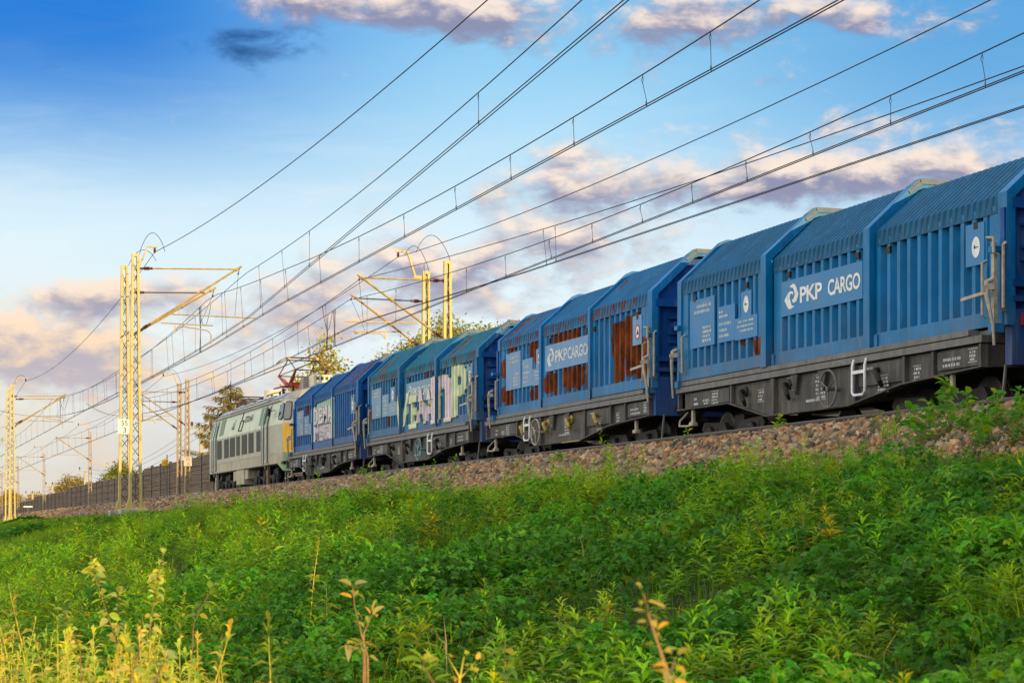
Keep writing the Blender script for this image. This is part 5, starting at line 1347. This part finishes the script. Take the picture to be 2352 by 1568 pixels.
# ------------------------------------------------------------------ wires
def span_curve(ys_, zs_, y, sag):
    """height of a messenger at y, hung from supports ys_/zs_, parabolic sag per span"""
    for (a, za), (b, zb_) in zip(zip(ys_, zs_), zip(ys_[1:], zs_[1:])):
        if a <= y <= b:
            t = (y-a)/(b-a); return za+(zb_-za)*t-4*sag*((b-a)/68)**2*t*(1-t)
    return zs_[-1]
def catenary_line(label, y0, y1, xf, mess, cont, droppers, jumpers, group, twin=True):
    root = empty('catenary', (0, 0, 0), label, 'overhead wires', group)
    N = max(12, int((y1-y0)/2.5)); Y = [y0+(y1-y0)*i/N for i in range(N+1)]
    m_ = MB(); m_.tube([(xf(y), y, mess(y)) for y in Y], .0105, 6); m_.build('messenger_wire', M['wire'], root)
    for dx_ in ((-.035, .035) if twin else (0,)):
        c_ = MB(); c_.tube([(xf(y)+dx_, y, cont(y)) for y in Y], .0095, 6); c_.build('contact_wire', M['wire'], root)
    for y in droppers:
        if not (y0 < y < y1): continue
        za, zb_ = mess(y), cont(y); dy_ = .35*math.sin(y*3.1)*min(1, max(za-zb_-.3, 0)); x = xf(y)
        d = MB(); d.tube([(x, y, za), (x, y, za-.02), (x, y+.05, za-.08), (x, y, za-.15), (x, y-.02, za-.09), (x, y, za-.03)], .006, 5)
        d.tube([(x, y, za-.14), (x+.03, y+dy_, zb_+.10)], .0055, 5); d.tube([(x+.03, y+dy_, zb_+.10), (x+.05, y+dy_+.03, zb_+.05), (x+.035, y+dy_, zb_), (x+.01, y+dy_-.02, zb_+.05), (x+.03, y+dy_, zb_+.10)], .006, 5)
        d.build('dropper', M['wire'], root)
    for (y, x2) in jumpers:
        j = MB(); x = xf(y); za, zb_ = mess(y), cont(y)
        j.tube([(x, y, za), (x+.05, y+.3, za-.25), (x, y+.1, (za+zb_)/2), (x-.03, y, zb_)], .010, 6); j.tube([(x, y+.35, za), (x-.05, y+.1, za-.3), (x+.03, y+.3, (za+zb_)/2), (x, y+.3, zb_)], .010, 6)
        if x2 is not None:
            pts = [(x+(x2-x)*t, y+.5-t*.4, za-.05-math.sin(math.pi*t)*.75+(.15*t)) for t in [k/10 for k in range(11)]]; j.tube(pts, .010, 6)
        j.build('jumper', M['wire'], root)
    return root
drop = lambda a, b, st: [a+k*st for k in range(int((b-a)/st)+1)]
near_far_sup = [73.4, 131, 190, 245, 300, 360]
nz = [7.34, 7.1, 7.05, 7.0, 7.0, 7.0]
WGp = 'overhead lines of the two tracks'
# near running line (up to the overlap), then rising away
messA = lambda y: 5.95+(y-37)**2*.00105 if y <= 73.4 else span_curve([73.4, 131, 190], [7.34, 7.4, 8.0], y, 1.05)
contA = lambda y: 5.47 if y < 100 else 5.47+(y-100)**2*.00068
xA = lambda y: 12.0 if y < 60 else (12.0+.30*min(1, (y-60)/13) if y < 100 else (12.30-(max(y, 131)-131)*.05))
catenary_line('overhead line with closely hung droppers above the near track, leaving by the top edge', 4, 188, xA, messA, contA, [27.2, 29.9, 33.2, 36.8, 40.6, 44.8, 49.2, 53.8, 58.4, 62.6, 66.6, 70.2]+drop(76, 128, 4.4), [(75.8, 12.7)], WGp)
messB = lambda y: 6.66+(y-30)**2*.00068 if y <= 70 else span_curve([70, 134.5, 190, 245, 300, 360], [7.75, 7.4, 7.05, 7.0, 7.0, 7.0], y, 1.15)
contB = lambda y: 6.1 if y < 70 else (5.47+.66*(max(0, 100-y)/30)**2)
xB = lambda y: 9.25+.0608*(y-10) if y < 70 else (12.9-.9*min(1, (y-70)/30))
catenary_line('overhead line slanting up to the middle of the top edge with few long droppers', 4, 345, xB, messB, contB, [34.9, 55.0, 60.5, 66.0]+drop(74, 340, 5.2), [(129.0, 12.5)], WGp)
# far lines over the train
messG = lambda y: 5.68+(y-37)**2*.0011 if y <= 67.5 else span_curve([67.5, 124.8, 176], [6.70, 6.8, 7.6], y, .95)
contG = lambda y: 5.28 if y < 95 else 5.28+(y-95)**2*.0007
xG = lambda y: 16.0+.16*min(1, max(0, (y-55)/12)) if y < 95 else 16.16-.0*(y-95)+(max(y, 124.8)-124.8)*.045
catenary_line('overhead line with closely hung droppers directly over the train roofs', 2, 174, xG, messG, contG, [26.2, 29.0, 31.9, 34.6, 37.2, 40.0, 43.0, 46.0, 49.5, 53.0, 57.0, 61.0, 65]+drop(70, 122, 4.4), [(69.8, 15.7), (71.0, None)], WGp)
messH = lambda y: 6.1+(y-27)**2*.00066 if y <= 64.8 else span_curve([64.8, 121.6, 176, 222, 260, 291, 345], [7.04, 6.9, 6.75, 6.7, 6.7, 6.7, 6.7], y, .95)
contH = lambda y: 5.45 if y < 50 else (5.45+.15*min(1, (y-50)/15) if y < 66 else 5.25+.35*max(0, (95-y)/29)**2)
xH = lambda y: 15.81+(64.8-y)*.0527 if y < 64.8 else 15.81+.19*min(1, (y-64.8)/30)
catenary_line('lowest overhead line, drifting away behind the train with hardly any droppers', 2, 344, xH, messH, contH, [47.6, 48.4, 58.0]+drop(70, 340, 5.0), [(120, None)], WGp)
def feeder(label, pts, zs_, sag, xs2):
    N = 0; P = []
    for (a, za, xa), (b, zb_, xb) in zip(zip(pts, zs_, xs2), zip(pts[1:], zs_[1:], xs2[1:])):
        for k in range(24):
            t = k/24; P.append((xa+(xb-xa)*t, a+(b-a)*t, za+(zb_-za)*t-4*sag*((b-a)/66)**2*t*(1-t)))
    P.append((xs2[-1], pts[-1], zs_[-1])); m_ = MB(); m_.tube(P, .011, 6)
    tag(m_.build('feeder_wire', M['wire']), label, 'feeder wire', 'feeder wires along the mast tops')
feeder('single feeder wire on the near mast tops, leftmost wire crossing the top edge', [2, 70, 131, 190, 245, 345], [8.39, 8.39, 8.29, 8.1, 8.1, 8.1], 1.03, [9.74, 9.74, 10.0, 9.9, 9.9, 9.9])
feeder('single feeder wire from the bent bracket behind the train to the upper right edge', [2, 67.5, 124.8, 176, 222, 260, 291, 345], [8.25, 8.24, 8.32, 7.85, 7.75, 7.55, 7.45, 7.4], .9, [17.6, 17.87, 17.9, 17.9, 17.9, 17.9, 17.9, 17.9])
# ================================================================== TREES AND POLES BEHIND
def crown(lumps, n, size, base, droop=.2, clump=14, spread=.35, flat=.0, yellow=.1, oval=False):
    """leaf clumps scattered through a few overlapping lumps (cx, cy, cz, rx, ry, rz, weight)"""
    fo = Foliage(); w_ = np.array([l[6] for l in lumps], float); w_ /= w_.sum()
    nc = max(8, n//clump); which = rng.choice(len(lumps), nc, p=w_)
    L = np.array([l[:6] for l in lumps])[which]
    d = unit(rng.normal(size=(nc, 3))); r = rng.random((nc, 1))**.42
    cc = L[:, :3]+d*r*L[:, 3:6]
    pos = (cc[:, None]+rng.normal(0, spread, (nc, clump, 3))*np.array([1, 1, .7])).reshape(-1, 3); N = len(pos)
    dd = ang_dir(rng.uniform(0, 6.28, N), rng.uniform(-.9, .5, N)); nr = rng.normal(size=(N, 3)); nr[:, 2] += 1.0; nr = unit(nr)
    ln = size*rng.uniform(.6, 1.35, N); tone = np.repeat(rng.uniform(.6, 1.35, (nc, 1)), clump, 0)
    col = rand_col(base, N, .2, yellow)*tone
    fo.add((leaves_oval if oval else leaves_diamond)(pos, dd, nr, ln, ln*(.75 if oval else .5), droop=droop), np.clip(col, .004, .7)); return fo
def limb_mesh(x, y, z0, h, r, lumps, seed):
    R_ = random.Random(seed); m_ = MB()
    tr = [(x+R_.uniform(-.06, .06)*h*.3*t, y+R_.uniform(-.05, .05)*h*.3*t, z0+h*t) for t in (0, .2, .42, .65, .88)]
    m_.tube(tr, [r, r*.85, r*.65, r*.42, r*.15], 8)
    for l in lumps:
        t = R_.uniform(.25, .6); p = Vector(tr[0]).lerp(Vector(tr[-1]), t); e = Vector(l[:3])
        m_.tube([p, p.lerp(e, .5)+Vector((0, 0, -.1*h*.1)), e], [r*.45, r*.28, r*.08], 6)
    return m_
def tree(name, label, x, y, z0, h, r, lumps, n, size, base, cat='tree', group='trees beyond the noise barrier', **kw):
    root = empty(name, (x, y, z0), label, cat, group)
    lm = [(x+a, y+b_, z0+c, d, e, f, w_) for a, b_, c, d, e, f, w_ in lumps]
    t = limb_mesh(x, y, z0, h, r, lm, int(x*7+y)).build('trunk', M['bark'], root, smooth=True); t.location = (-x, -y, -z0)
    c = link('crown', crown(lm, n, size, base, **kw).mesh('crown', M['leaf_tree']), root); c.location = (-x, -y, -z0)
    return root
YG = (.33, .27, .035); OL = (.22, .28, .045); DG = (.085, .115, .040)
tree('poplar_tree', 'loose yellow leaved poplar rising behind the raised red pantograph', 28, 127, -1, 12, .16,
     [(.6, 0, 11.0, .8, .8, 1.6, 1.0), (1.2, .5, 9.8, 1.2, 1.2, 1.5, 1.4), (2.0, .5, 8.8, .9, 1, 1.3, .8), (.2, 0, 8.6, 1.5, 1.3, 1.4, 1.2), (-1.1, 0, 8.9, .7, .7, 1.2, .6), (1.4, 0, 7.6, 2.0, 1.5, 1.2, 1.2), (-.6, 0, 7.2, 1.6, 1.2, 1.2, .8), (2.9, .3, 9.0, .5, .5, .6, .25), (.1, 0, 4.5, 2.0, 2.0, 2.6, .8)], 3000, .22, (.38, .35, .035), clump=5, spread=.32, yellow=.15, oval=True)
tree('willow_tree', 'olive yellow rounded tree behind the two far masts, above the second wagon', 31, 108, -.2, 11, .25,
     [(.3, 0, 9.6, 1.2, 1.5, 1.5, 1.2), (-1.2, 0, 8.6, 1.5, 1.5, 1.2, 1.2), (-2.8, 0, 7.8, 1.0, 1.2, 1.3, .8), (1.6, 0, 9.0, 1.5, 1.5, 1.3, 1.2), (.1, 0, 7, 2.8, 2.5, 2.0, 2)], 11000, .20, OL, clump=14, spread=.34, yellow=.3)
tree('willow_tree', 'olive yellow tree right of the far masts, half hidden by the second wagon', 32.5, 103, -.3, 10, .22,
     [(1.0, 0, 9.2, 1.6, 1.5, 1.0, 1.2), (2.6, 0, 8.7, 1.2, 1.5, .9, .9), (-.6, 0, 8.8, 1.3, 1.4, 1.2, 1), (1, 0, 6.5, 2.8, 2.5, 2.2, 2)], 9000, .20, (.22, .27, .05), clump=14, spread=.34, yellow=.35)
tree('willow_tree', 'grey green small tree showing between the first and second wagon roofs', 30.5, 113, 0.4, 8.6, .2,
     [(-.4, 0, 7.9, 1.0, 1.0, .9, 1), (.9, 0, 7.6, 1.0, 1, 1.1, 1), (-2.0, 0, 7.2, .8, .8, .5, .35), (0, 0, 5.5, 2.4, 2, 2, 1.4)], 6000, .19, (.22, .24, .06), clump=12, spread=.3, yellow=.2)
def spruce():
    x, y, z0, h = 26.6, 150, -1.0, 11.0
    root = empty('spruce_tree', (x, y, z0), 'dark sparse spruce with hanging twigs behind the far end of the locomotive', 'tree', 'trees beyond the noise barrier')
    m_ = MB(); m_.tube([(0, 0, 0), (0, 0, h*.5), (0, 0, h)], [.22, .14, .03], 8)
    fo = Foliage(); R_ = random.Random(5)
    for k in range(62):
        t = .12+.86*k/61; z = h*t; rl = (5.0*(1-t)**.62+.35)*R_.uniform(.7, 1.15); a = k*2.4+R_.uniform(-.3, .3)
        e = Vector((math.cos(a)*rl, math.sin(a)*rl, z-.22*rl*.6+.10*rl)); s_ = Vector((0, 0, z)); mid = s_.lerp(e, .6)+Vector((0, 0, -.10*rl))
        m_.tube([s_, mid, e], [.04, .028, .010], 5)
        n = int(rl*95); tt = rng.uniform(.12, 1.0, n)
        p = np.where(tt[:, None] < .6, np.array(s_)+(np.array(mid)-np.array(s_))*(tt[:, None]/.6), np.array(mid)+(np.array(e)-np.array(mid))*((tt[:, None]-.6)/.4))
        off = rng.normal(0, .10+.10*(1-tt)[:, None], (n, 3)); off[:, 2] = -np.abs(off[:, 2])*1.5
        d = ang_dir(a+rng.normal(0, .8, n), rng.uniform(-.9, .15, n)); nr = rng.normal(size=(n, 3)); ln = rng.uniform(.20, .42, n)
        fo.add(leaves_diamond(p+off, d, unit(nr), ln, ln*.22, droop=.25), np.clip(rand_col((.20, .19, .05), n, .3, .2), .004, .6))
    m_.build('trunk', M['bark'], root, smooth=True); link('crown', fo.mesh('crown', M['leaf_tree']), root)
spruce()
for (x, y, h, w_, base, lab, nm) in ((39.5, 322, 10.4, 3.6, OL, 'olive tree above the barrier, between the two lattice masts of the 55 3 pair', 'willow_tree'), (40.5, 338, 8.6, 2.6, (.42, .36, .02), 'bright yellow bush topping the barrier left of the 55 3 masts', 'golden_bush'), (41, 352, 9.2, 2.6, DG, 'dark green tree right behind the dark sleeved mast', 'willow_tree'),
                                     (41.5, 305, 8.0, 3.0, (.34, .30, .04), 'yellowish tree peeping over the barrier right of the 55 3 masts', 'willow_tree'), (40, 405, 10.2, 6.6, (.30, .26, .07), 'wide bare looking yellow tree above the middle of the far barrier', 'birch_tree'), (42, 520, 9.0, 4.0, (.34, .29, .10), 'faint pale yellow tree far off, right of the left lattice pair', 'birch_tree'),
                                     (38.5, 560, 10.6, 5.0, (.30, .27, .05), 'yellow green tree at the far left edge behind the masts', 'birch_tree'), (33, 600, 9.0, 4.5, (.26, .25, .05), 'yellow green tree cut by the left edge of the photo', 'birch_tree')):
    h *= 1.12; w_ *= 1.15
    tree(nm, lab, x, y, -1.3, h, .2, [(0, 0, h*.85, w_*.35, w_*.35, h*.13, 1), (-w_*.3, 0, h*.72, w_*.3, w_*.3, h*.13, 1), (w_*.3, 0, h*.74, w_*.32, w_*.3, h*.13, 1), (0, 0, h*.5, w_*.5, w_*.5, h*.25, 1.3)], 5200, .40, base, clump=12, spread=.46, yellow=.25)
def utility_pole(x, y, ztop, n, label, bar=1.0):
    zb = float(zg(x, y)); root = empty('utility_pole', (x, y, zb), label, 'utility pole', 'utility poles beyond the noise barrier'); h = ztop-zb
    m_ = MB(); m_.prism([(-.17, -.12), (.17, -.12), (.17, .12), (-.17, .12)], 2, -.3, h); m_.build('shaft', M['wood_pole'], root, bevel=.02)
    b = MB(); b.box(-bar, bar, -.08, .08, h-.16, h-.02); b.build('crossbar', M['wood_pole'], root)
    for k in range(n):
        i_ = MB(); i_.lathe((-bar*.85+1.7*bar*k/max(1, n-1), 0, h-.02), (0, 0, 1), [(.03, 0), (.03, .14), (.12, .16), (.09, .26), (.13, .30), (.10, .44), (.03, .5)], 10); i_.build('insulator', M['porcelain'], root, smooth=True)
utility_pole(32, 305, 7.9, 2, 'concrete utility pole with two insulators, left of the dark sleeved mast', .95)
utility_pole(32, 359, 6.9, 3, 'concrete utility pole with three insulators, by the wide yellow tree', 1.3)
utility_pole(32, 402, 6.2, 3, 'small distant utility pole with three insulators showing over the far barrier', 1.5)
utility_pole(26, 160, 7.0, 2, 'sunlit concrete utility pole just left of the locomotive, above the barrier', .9)
for k, dz_ in enumerate((0, -.5, -1.1)):
    P = []
    for j in range(21):
        t = j/20; P.append((25.7+(32-25.7)*t, 160+145*t, 7.3+dz_+(.9)*t-4*1.6*t*(1-t)))
    m_ = MB(); m_.tube(P, .014, 5); tag(m_.build('service_cable', M['wire']), ('topmost', 'middle', 'lowest')[k]+' of the three thin sagging cables strung between the concrete poles behind the barrier', 'cable', 'service cables behind the barrier')
# yellow box on a post, dead weed, cabinet, marker board
r = empty('trackside_box', (21.2, 147, -.9), 'yellow box on a thin forked post in front of the brown barrier', 'trackside box')
b = MB(); b.box(-.22, .22, -.16, .16, 4.35, 4.85); b.build('housing', M['signal_yellow'], r, bevel=.03)
b = MB(); b.bar((.16, 0, 0), (.16, 0, 5.2), .06, .06); b.bar((-.16, 0, 4.35), (.14, 0, 3.0), .04, .04); b.build('post', M['post_grey'], r)
r = empty('dead_shrub', (20.6, 181, -.9), 'dead leaning brown shrub against the barrier, right of the dark sleeved mast', 'dead shrub')
b = MB(); b.tube([(0, 0, 0), (-.05, 0, 1.2), (-.1, 0, 2.3)], [.05, .035, .01], 6)
for k in range(26):
    z = .5+1.7*random.random(); s_ = random.choice((-1, 1)); b.tube([(-.05, 0, z), (-.05+s_*random.uniform(.3, 1.0)*(2.6-z)*.5, random.uniform(-.4, .4), max(.1, z-random.uniform(.5, 1.1)))], [.014, .006], 4)
b.build('branches', M['dry'], r)
r = empty('relay_cabinet', (8.1, 144, -.98), 'small white trackside cabinet at the left edge, in front of the lattice pair', 'cabinet')
b = MB(); b.box(-.62, .62, -.3, .3, .3, 1.35); b.build('housing', M['cabinet'], r, bevel=.02); b = MB(); b.box(-.68, .68, -.36, .36, 1.35, 1.42); b.build('lid', M['cabinet'], r)
for s_ in (-1, 1):
    b = MB(); b.box(s_*.3-.26, s_*.3+.26, -.32, -.30, .36, 1.28); d = b.build('door', M['cabinet'], r); b = MB(); b.box(s_*.06-.02, s_*.06+.02, -.34, -.32, .75, .9); b.build('handle', M['rubber'], d)
b = MB()
for sx in (-.55, .55):
    for sy_ in (-.25, .25): b = MB(); b.box(sx-.05, sx+.05, sy_-.05, sy_+.05, -.2, .3); b.build('leg', M['concrete'], r)
r = empty('marker_board', (9.75, 126, -.62), 'low white marker board on a thin post among weeds beside the track, far left', 'marker board')
b = MB(); b.bar((0, 0, 0), (0, 0, .75), .05, .05); b.build('post', M['post_grey'], r); b = MB(); b.box(-.27, .27, -.14, .14, .75, .83); b.build('board', M['sign'], r)

# ================================================================== PLANTS ONE CAN TELL APART
def at(u, v, Z):
    """spot seen at (u, v) of the 2560-wide print, Z metres in front of the lens"""
    X = (u-1280)/4972*Z; return X*math.cos(TH)+Z*math.sin(TH), Z*math.cos(TH)-X*math.sin(TH), -1.379+(1328.6-v)*Z/4972
GR = 'plants standing in the sunny patch at the foot of the bank'
def goldenrod(x, y, ztop, label, K=70, L=.115, base=(.30, .30, .045), lean=None, red=False, W=.19, group=GR, stemmat='stem_yellow', leafmat='leaf_front'):
    zb = float(zg(x, y))-.03; h = ztop-zb; root = empty('goldenrod_plant', (x, y, zb), label, 'wild plant', group)
    lx_, ly_ = lean if lean else (random.uniform(-.16, .16), random.uniform(-.12, .12))
    P = [(lx_*h*t*t, ly_*h*t*t, h*t) for t in (0, .25, .5, .75, 1.0)]
    s = MB(); s.tube(P, [.0036, .0032, .0028, .0024, .0012], 6); s.build('stem', M[stemmat], root, smooth=True)
    fo = Foliage(); t = np.sort(rng.uniform(.18, 1.0, K)); b_ = np.stack([lx_*h*t*t, ly_*h*t*t, h*t], -1)
    azm = np.arange(K)*2.4+rng.uniform(-.4, .4, K); elv = .15+.75*t**2+rng.uniform(-.4, .35, K)+np.where(t > .9, .5, 0)
    d = ang_dir(azm, elv); nr = np.zeros((K, 3)); nr[:, 2] = 1; nr += rng.normal(0, .55, nr.shape)
    ln = L*rng.uniform(.65, 1.2, K)*np.clip(1.40-t*.80, .4, 1.1)
    fo.add(leaves_diamond(b_, d, unit(nr), ln, ln*W, droop=.42), rand_col(base, K, .25, .15))
    link('leaves', fo.mesh('leaves', M[leafmat]), root); return root
def sapling(pts, label, K, L, base, side=(), stem='stem_red', Wd=.62, r0=.0048, name='sapling', group=GR, cat='sapling'):
    """woody shoot through absolute points; oval leaves alternate up it; side = extra shoots as point lists"""
    o = Vector(pts[0]); root = empty(name, o, label, cat, group); s = MB(); fo = Foliage()
    for i, pl in enumerate([pts]+list(side)):
        q = [Vector(p)-o for p in pl]; n = len(q); r = r0 if i == 0 else r0*.7
        s.tube(q, [r*(1-.8*k/(n-1)) for k in range(n)], 6)
        k_ = K if i == 0 else max(4, int(K*.6)); tt = np.sort(rng.uniform(.30 if i == 0 else .1, 1.0, k_)); tt[-1] = 1.0; seg = tt*(n-1); a = np.minimum(seg.astype(int), n-2); f = (seg-a)[:, None]
        Q = np.array([list(v) for v in q]); b_ = Q[a]*(1-f)+Q[a+1]*f
        azm = np.arange(k_)*2.2+rng.uniform(-.5, .5, k_); d = ang_dir(azm, rng.uniform(-.35, .75, k_)+np.where(tt > .93, .5, 0)); nr = np.zeros((k_, 3)); nr[:, 2] = 1; nr += rng.normal(0, .55, nr.shape)
        ln = L*rng.uniform(.5, 1.2, k_)
        fo.add(leaves_smooth(b_+d*.008, d, unit(nr), ln, ln*Wd, droop=.32), rand_col(base, k_, .22, .2))
    s.build('stem', M[stem], root, smooth=True); link('leaves', fo.mesh('leaves', M['leaf_front']), root); return root
M['stem_yellow'] = surf('stem_yellow', (.60, .50, .05), .6, 0, .2, 20)
LITG = (.50, .46, .12)
def gplant(u, v, Z, label, **kw):
    x, y, z = at(u, v, Z); return goldenrod(x, y, z, label, **kw)
gplant(13, 1445, 9.0, 'tall straw coloured plant with a brown tip at the left edge', base=(.40, .30, .12), L=.07)
gplant(68, 1441, 9.2, 'tall yellow stemmed plant with a pointed dark tip, second from the left edge', base=(.36, .33, .10))
gplant(97, 1467, 9.6, 'tall slim yellow stemmed plant right of the dark tipped one', base=(.32, .34, .09))
gplant(446, 1551, 8.0, 'yellow stemmed goldenrod with drooping dark leaves, below the left lattice masts', base=(.16, .24, .05), L=.12)
gplant(534, 1599, 8.4, 'yellow stemmed goldenrod between two taller ones in the lower left foreground', base=(.18, .25, .05), L=.11)
gplant(580, 1640, 8.0, 'short goldenrod with long arching leaves at the bottom edge', base=(.18, .25, .05), L=.12)
gplant(682, 1548, 8.0, 'yellow stemmed goldenrod with regular leaves like a fishbone, right of the lower left clump', base=(.20, .27, .05), L=.14, K=76)
gplant(773, 1350, 14.0, 'bright yellow spike of a plant standing alone in the middle of the dark green bank', base=(.40, .36, .03), L=.10, K=56)
gplant(818, 1440, 13.0, 'feathery green willowherb just right of the bright yellow spike', base=(.10, .22, .03), L=.13, K=80, stemmat='stem_green')
gplant(153, 1590, 8.6, 'low goldenrod lit from behind, below the tall straw plants', base=LITG)
gplant(368, 1560, 8.2, 'pale goldenrod between the two leafy saplings', base=LITG, L=.10)
k_ = 0
for u in np.linspace(-20, 540, 60):
    v = 1500+rng.uniform(0, 150)+u*.13; Z = rng.uniform(7.5, 13.5)-(v-1500)*.012
    x, y, z = at(u+rng.uniform(-10, 10), v, Z)
    if z-float(zg(x, y)) < .25 or x > 2.3: continue
    goldenrod(x, y, z, 'yellow lit goldenrod crowded with others in the sunny lower left corner', base=tuple(c*random.uniform(.8, 1.15) for c in random.choice(((.60, .56, .12), (.52, .54, .10), (.40, .48, .08)))), K=72, L=random.uniform(.085, .13)); k_ += 1
def stem_between(u0, v0, u1, v1, Z, bend=0.0, n=5):
    """points from the ground up to a tip; u0,v0 = tip, u1,v1 = lower down the stem"""
    t = np.array(at(u0, v0, Z)); l = np.array(at(u1, v1, Z)); g_ = l+(l-t)*0
    zz = float(zg(l[0], l[1])); base = np.array([l[0]+(l[0]-t[0])*.25, l[1]+(l[1]-t[1])*.25, zz-.05])
    P = [base+(l-base)*k for k in (0, .5)]+[l+(t-l)*k for k in (0, .35, .7, 1.0)]
    for i, p in enumerate(P): p[0] += bend*math.sin(i*1.1)
    return [tuple(p) for p in P]
sapling(stem_between(236, 1395, 288, 1610, 9.0, .015), 'reddish stemmed sapling leaning left with cupped yellow green leaves, left one of the pair', 56, .046, (.50, .52, .12), [stem_between(298, 1485, 292, 1600, 9.05)])
sapling(stem_between(414, 1384, 366, 1600, 8.8, .012), 'reddish stemmed sapling topped by two round bright leaves, right one of the pair', 60, .046, (.50, .54, .12))
sapling(stem_between(160, 1512, 196, 1625, 9.5, .01), 'small leafy sapling left of the leaning pair', 32, .044, (.48, .50, .11))
sapling(stem_between(540, 1462, 480, 1560, 10.5, .01), 'dim arching shoot with a few leaves above the yellow goldenrods', 14, .055, (.22, .26, .06))
sapling(stem_between(888, 1462, 912, 1640, 6.5, .012), 'orange brown dry stem with a few curled leaves at the bottom centre', 12, .06, (.42, .38, .14), [stem_between(930, 1535, 910, 1580, 6.5), stem_between(862, 1610, 912, 1625, 6.5)], stem='dry', Wd=.35, cat='dry stem')
sapling(stem_between(1066, 1645, 1075, 1705, 5.0, .01), 'blurred bright sprig with round leaves at the bottom edge, left of centre', 12, .055, (.32, .46, .06))
sapling(stem_between(1160, 1640, 1148, 1705, 5.2, .0), 'blurred yellow forked sprig at the bottom edge, close to the centre', 4, .03, (.5, .42, .05), [stem_between(1122, 1645, 1148, 1690, 5.2), stem_between(1188, 1655, 1150, 1695, 5.2)], stem='stem_yellow')
sapling(stem_between(1263, 1588, 1262, 1690, 8.0, .0), 'small upright green sapling in the shade at the bottom centre', 14, .07, (.16, .26, .04))
sapling(stem_between(1612, 1480, 1668, 1690, 3.4, .004), 'blurred orange dry flower stalk close to the lens at the lower right', 14, .032, (.55, .42, .10), [stem_between(1690, 1640, 1672, 1700, 3.3)], stem='dry', r0=.0045, Wd=.45, cat='dry stem')
sapling(stem_between(420, 1640, 385, 1700, 4.6, .004), 'large out of focus yellow green leaves at the bottom left', 14, .042, (.46, .50, .13))
sapling(stem_between(360, 1612, 322, 1700, 6.2, .006), 'pale spotted leaves on a lit shoot near the bottom left', 16, .055, (.44, .46, .14))
SH = 'young shoots growing out of the ballast on the right'
for (u, v, Z, K, lab) in ((2365, 948, 19.3, 22, 'tallest leafy shoot at the right, standing against the dark underside of the nearest wagon'), (2418, 985, 19.0, 18, 'leafy shoot just right of the tallest one, under the nearest wagon'), (2322, 1005, 19.2, 14, 'low leafy shoot left of the tallest one by the rail'), (2492, 985, 18.6, 18, 'bushy shoot with broad bright leaves near the right edge'),
                          (2548, 975, 18.3, 16, 'leafy shoot cut by the right edge of the photo'), (2455, 1030, 18.0, 18, 'leafy shoot low between the two bushy ones by the rail'), (2275, 1022, 19.0, 10, 'small pale shoot leftmost of the right hand shrubs')):
    x, y, z = at(u, v, Z); zb = float(zg(x, y)); q = random.uniform(-.06, .06)
    sapling([(x+q, y-q, zb-.05), (x+q*.7, y, zb+(z-zb)*.35), (x+q*.2, y, zb+(z-zb)*.7), (x, y, z)], lab, K+8, .115, (.085, .24, .03), [[(x+q, y, zb+.05), (x+.12, y+.15, zb+(z-zb)*.5), (x+.12, y+.22, zb+(z-zb)*.82)], [(x+q, y, zb+.03), (x-.10, y-.15, zb+(z-zb)*.4), (x-.13, y-.22, zb+(z-zb)*.72)]], stem='stem_green', Wd=.48, name='young_shrub', cat='shrub', group=SH, r0=.006)
for (u, v, Z, lab) in ((600, 1210, 66, 'thin weed with a pale flower head against the locomotive bogies'), (1950, 1120, 25.5, 'yellow green weed growing from the ballast under the nearest wagon'), (1720, 1145, 28.5, 'leafy weed on the ballast, left under the nearest wagon'), (905, 1188, 46, 'small bright weed on the ballast under the second wagon'), (1395, 1170, 31, 'pale little weed low on the ballast in the middle'), (480, 1238, 78, 'weed tuft growing in front of the barrier left of the locomotive')):
    x, y, z = at(u, v, Z); zb = float(zg(x, y)); z = max(z, zb+.22)
    sapling([(x, y, zb-.03), (x+.02, y, zb+(z-zb)*.5), (x, y, z)], lab, 16, .075+Z*.0008, (.13, .28, .03), [[(x, y, zb), (x+.10, y+.1, zb+(z-zb)*.6)], [(x, y, zb), (x-.10, y-.08, zb+(z-zb)*.65)]], stem='stem_green', Wd=.45, name='ballast_weed', cat='weed', group='weeds growing on the ballast')
print('goldenrods', k_)
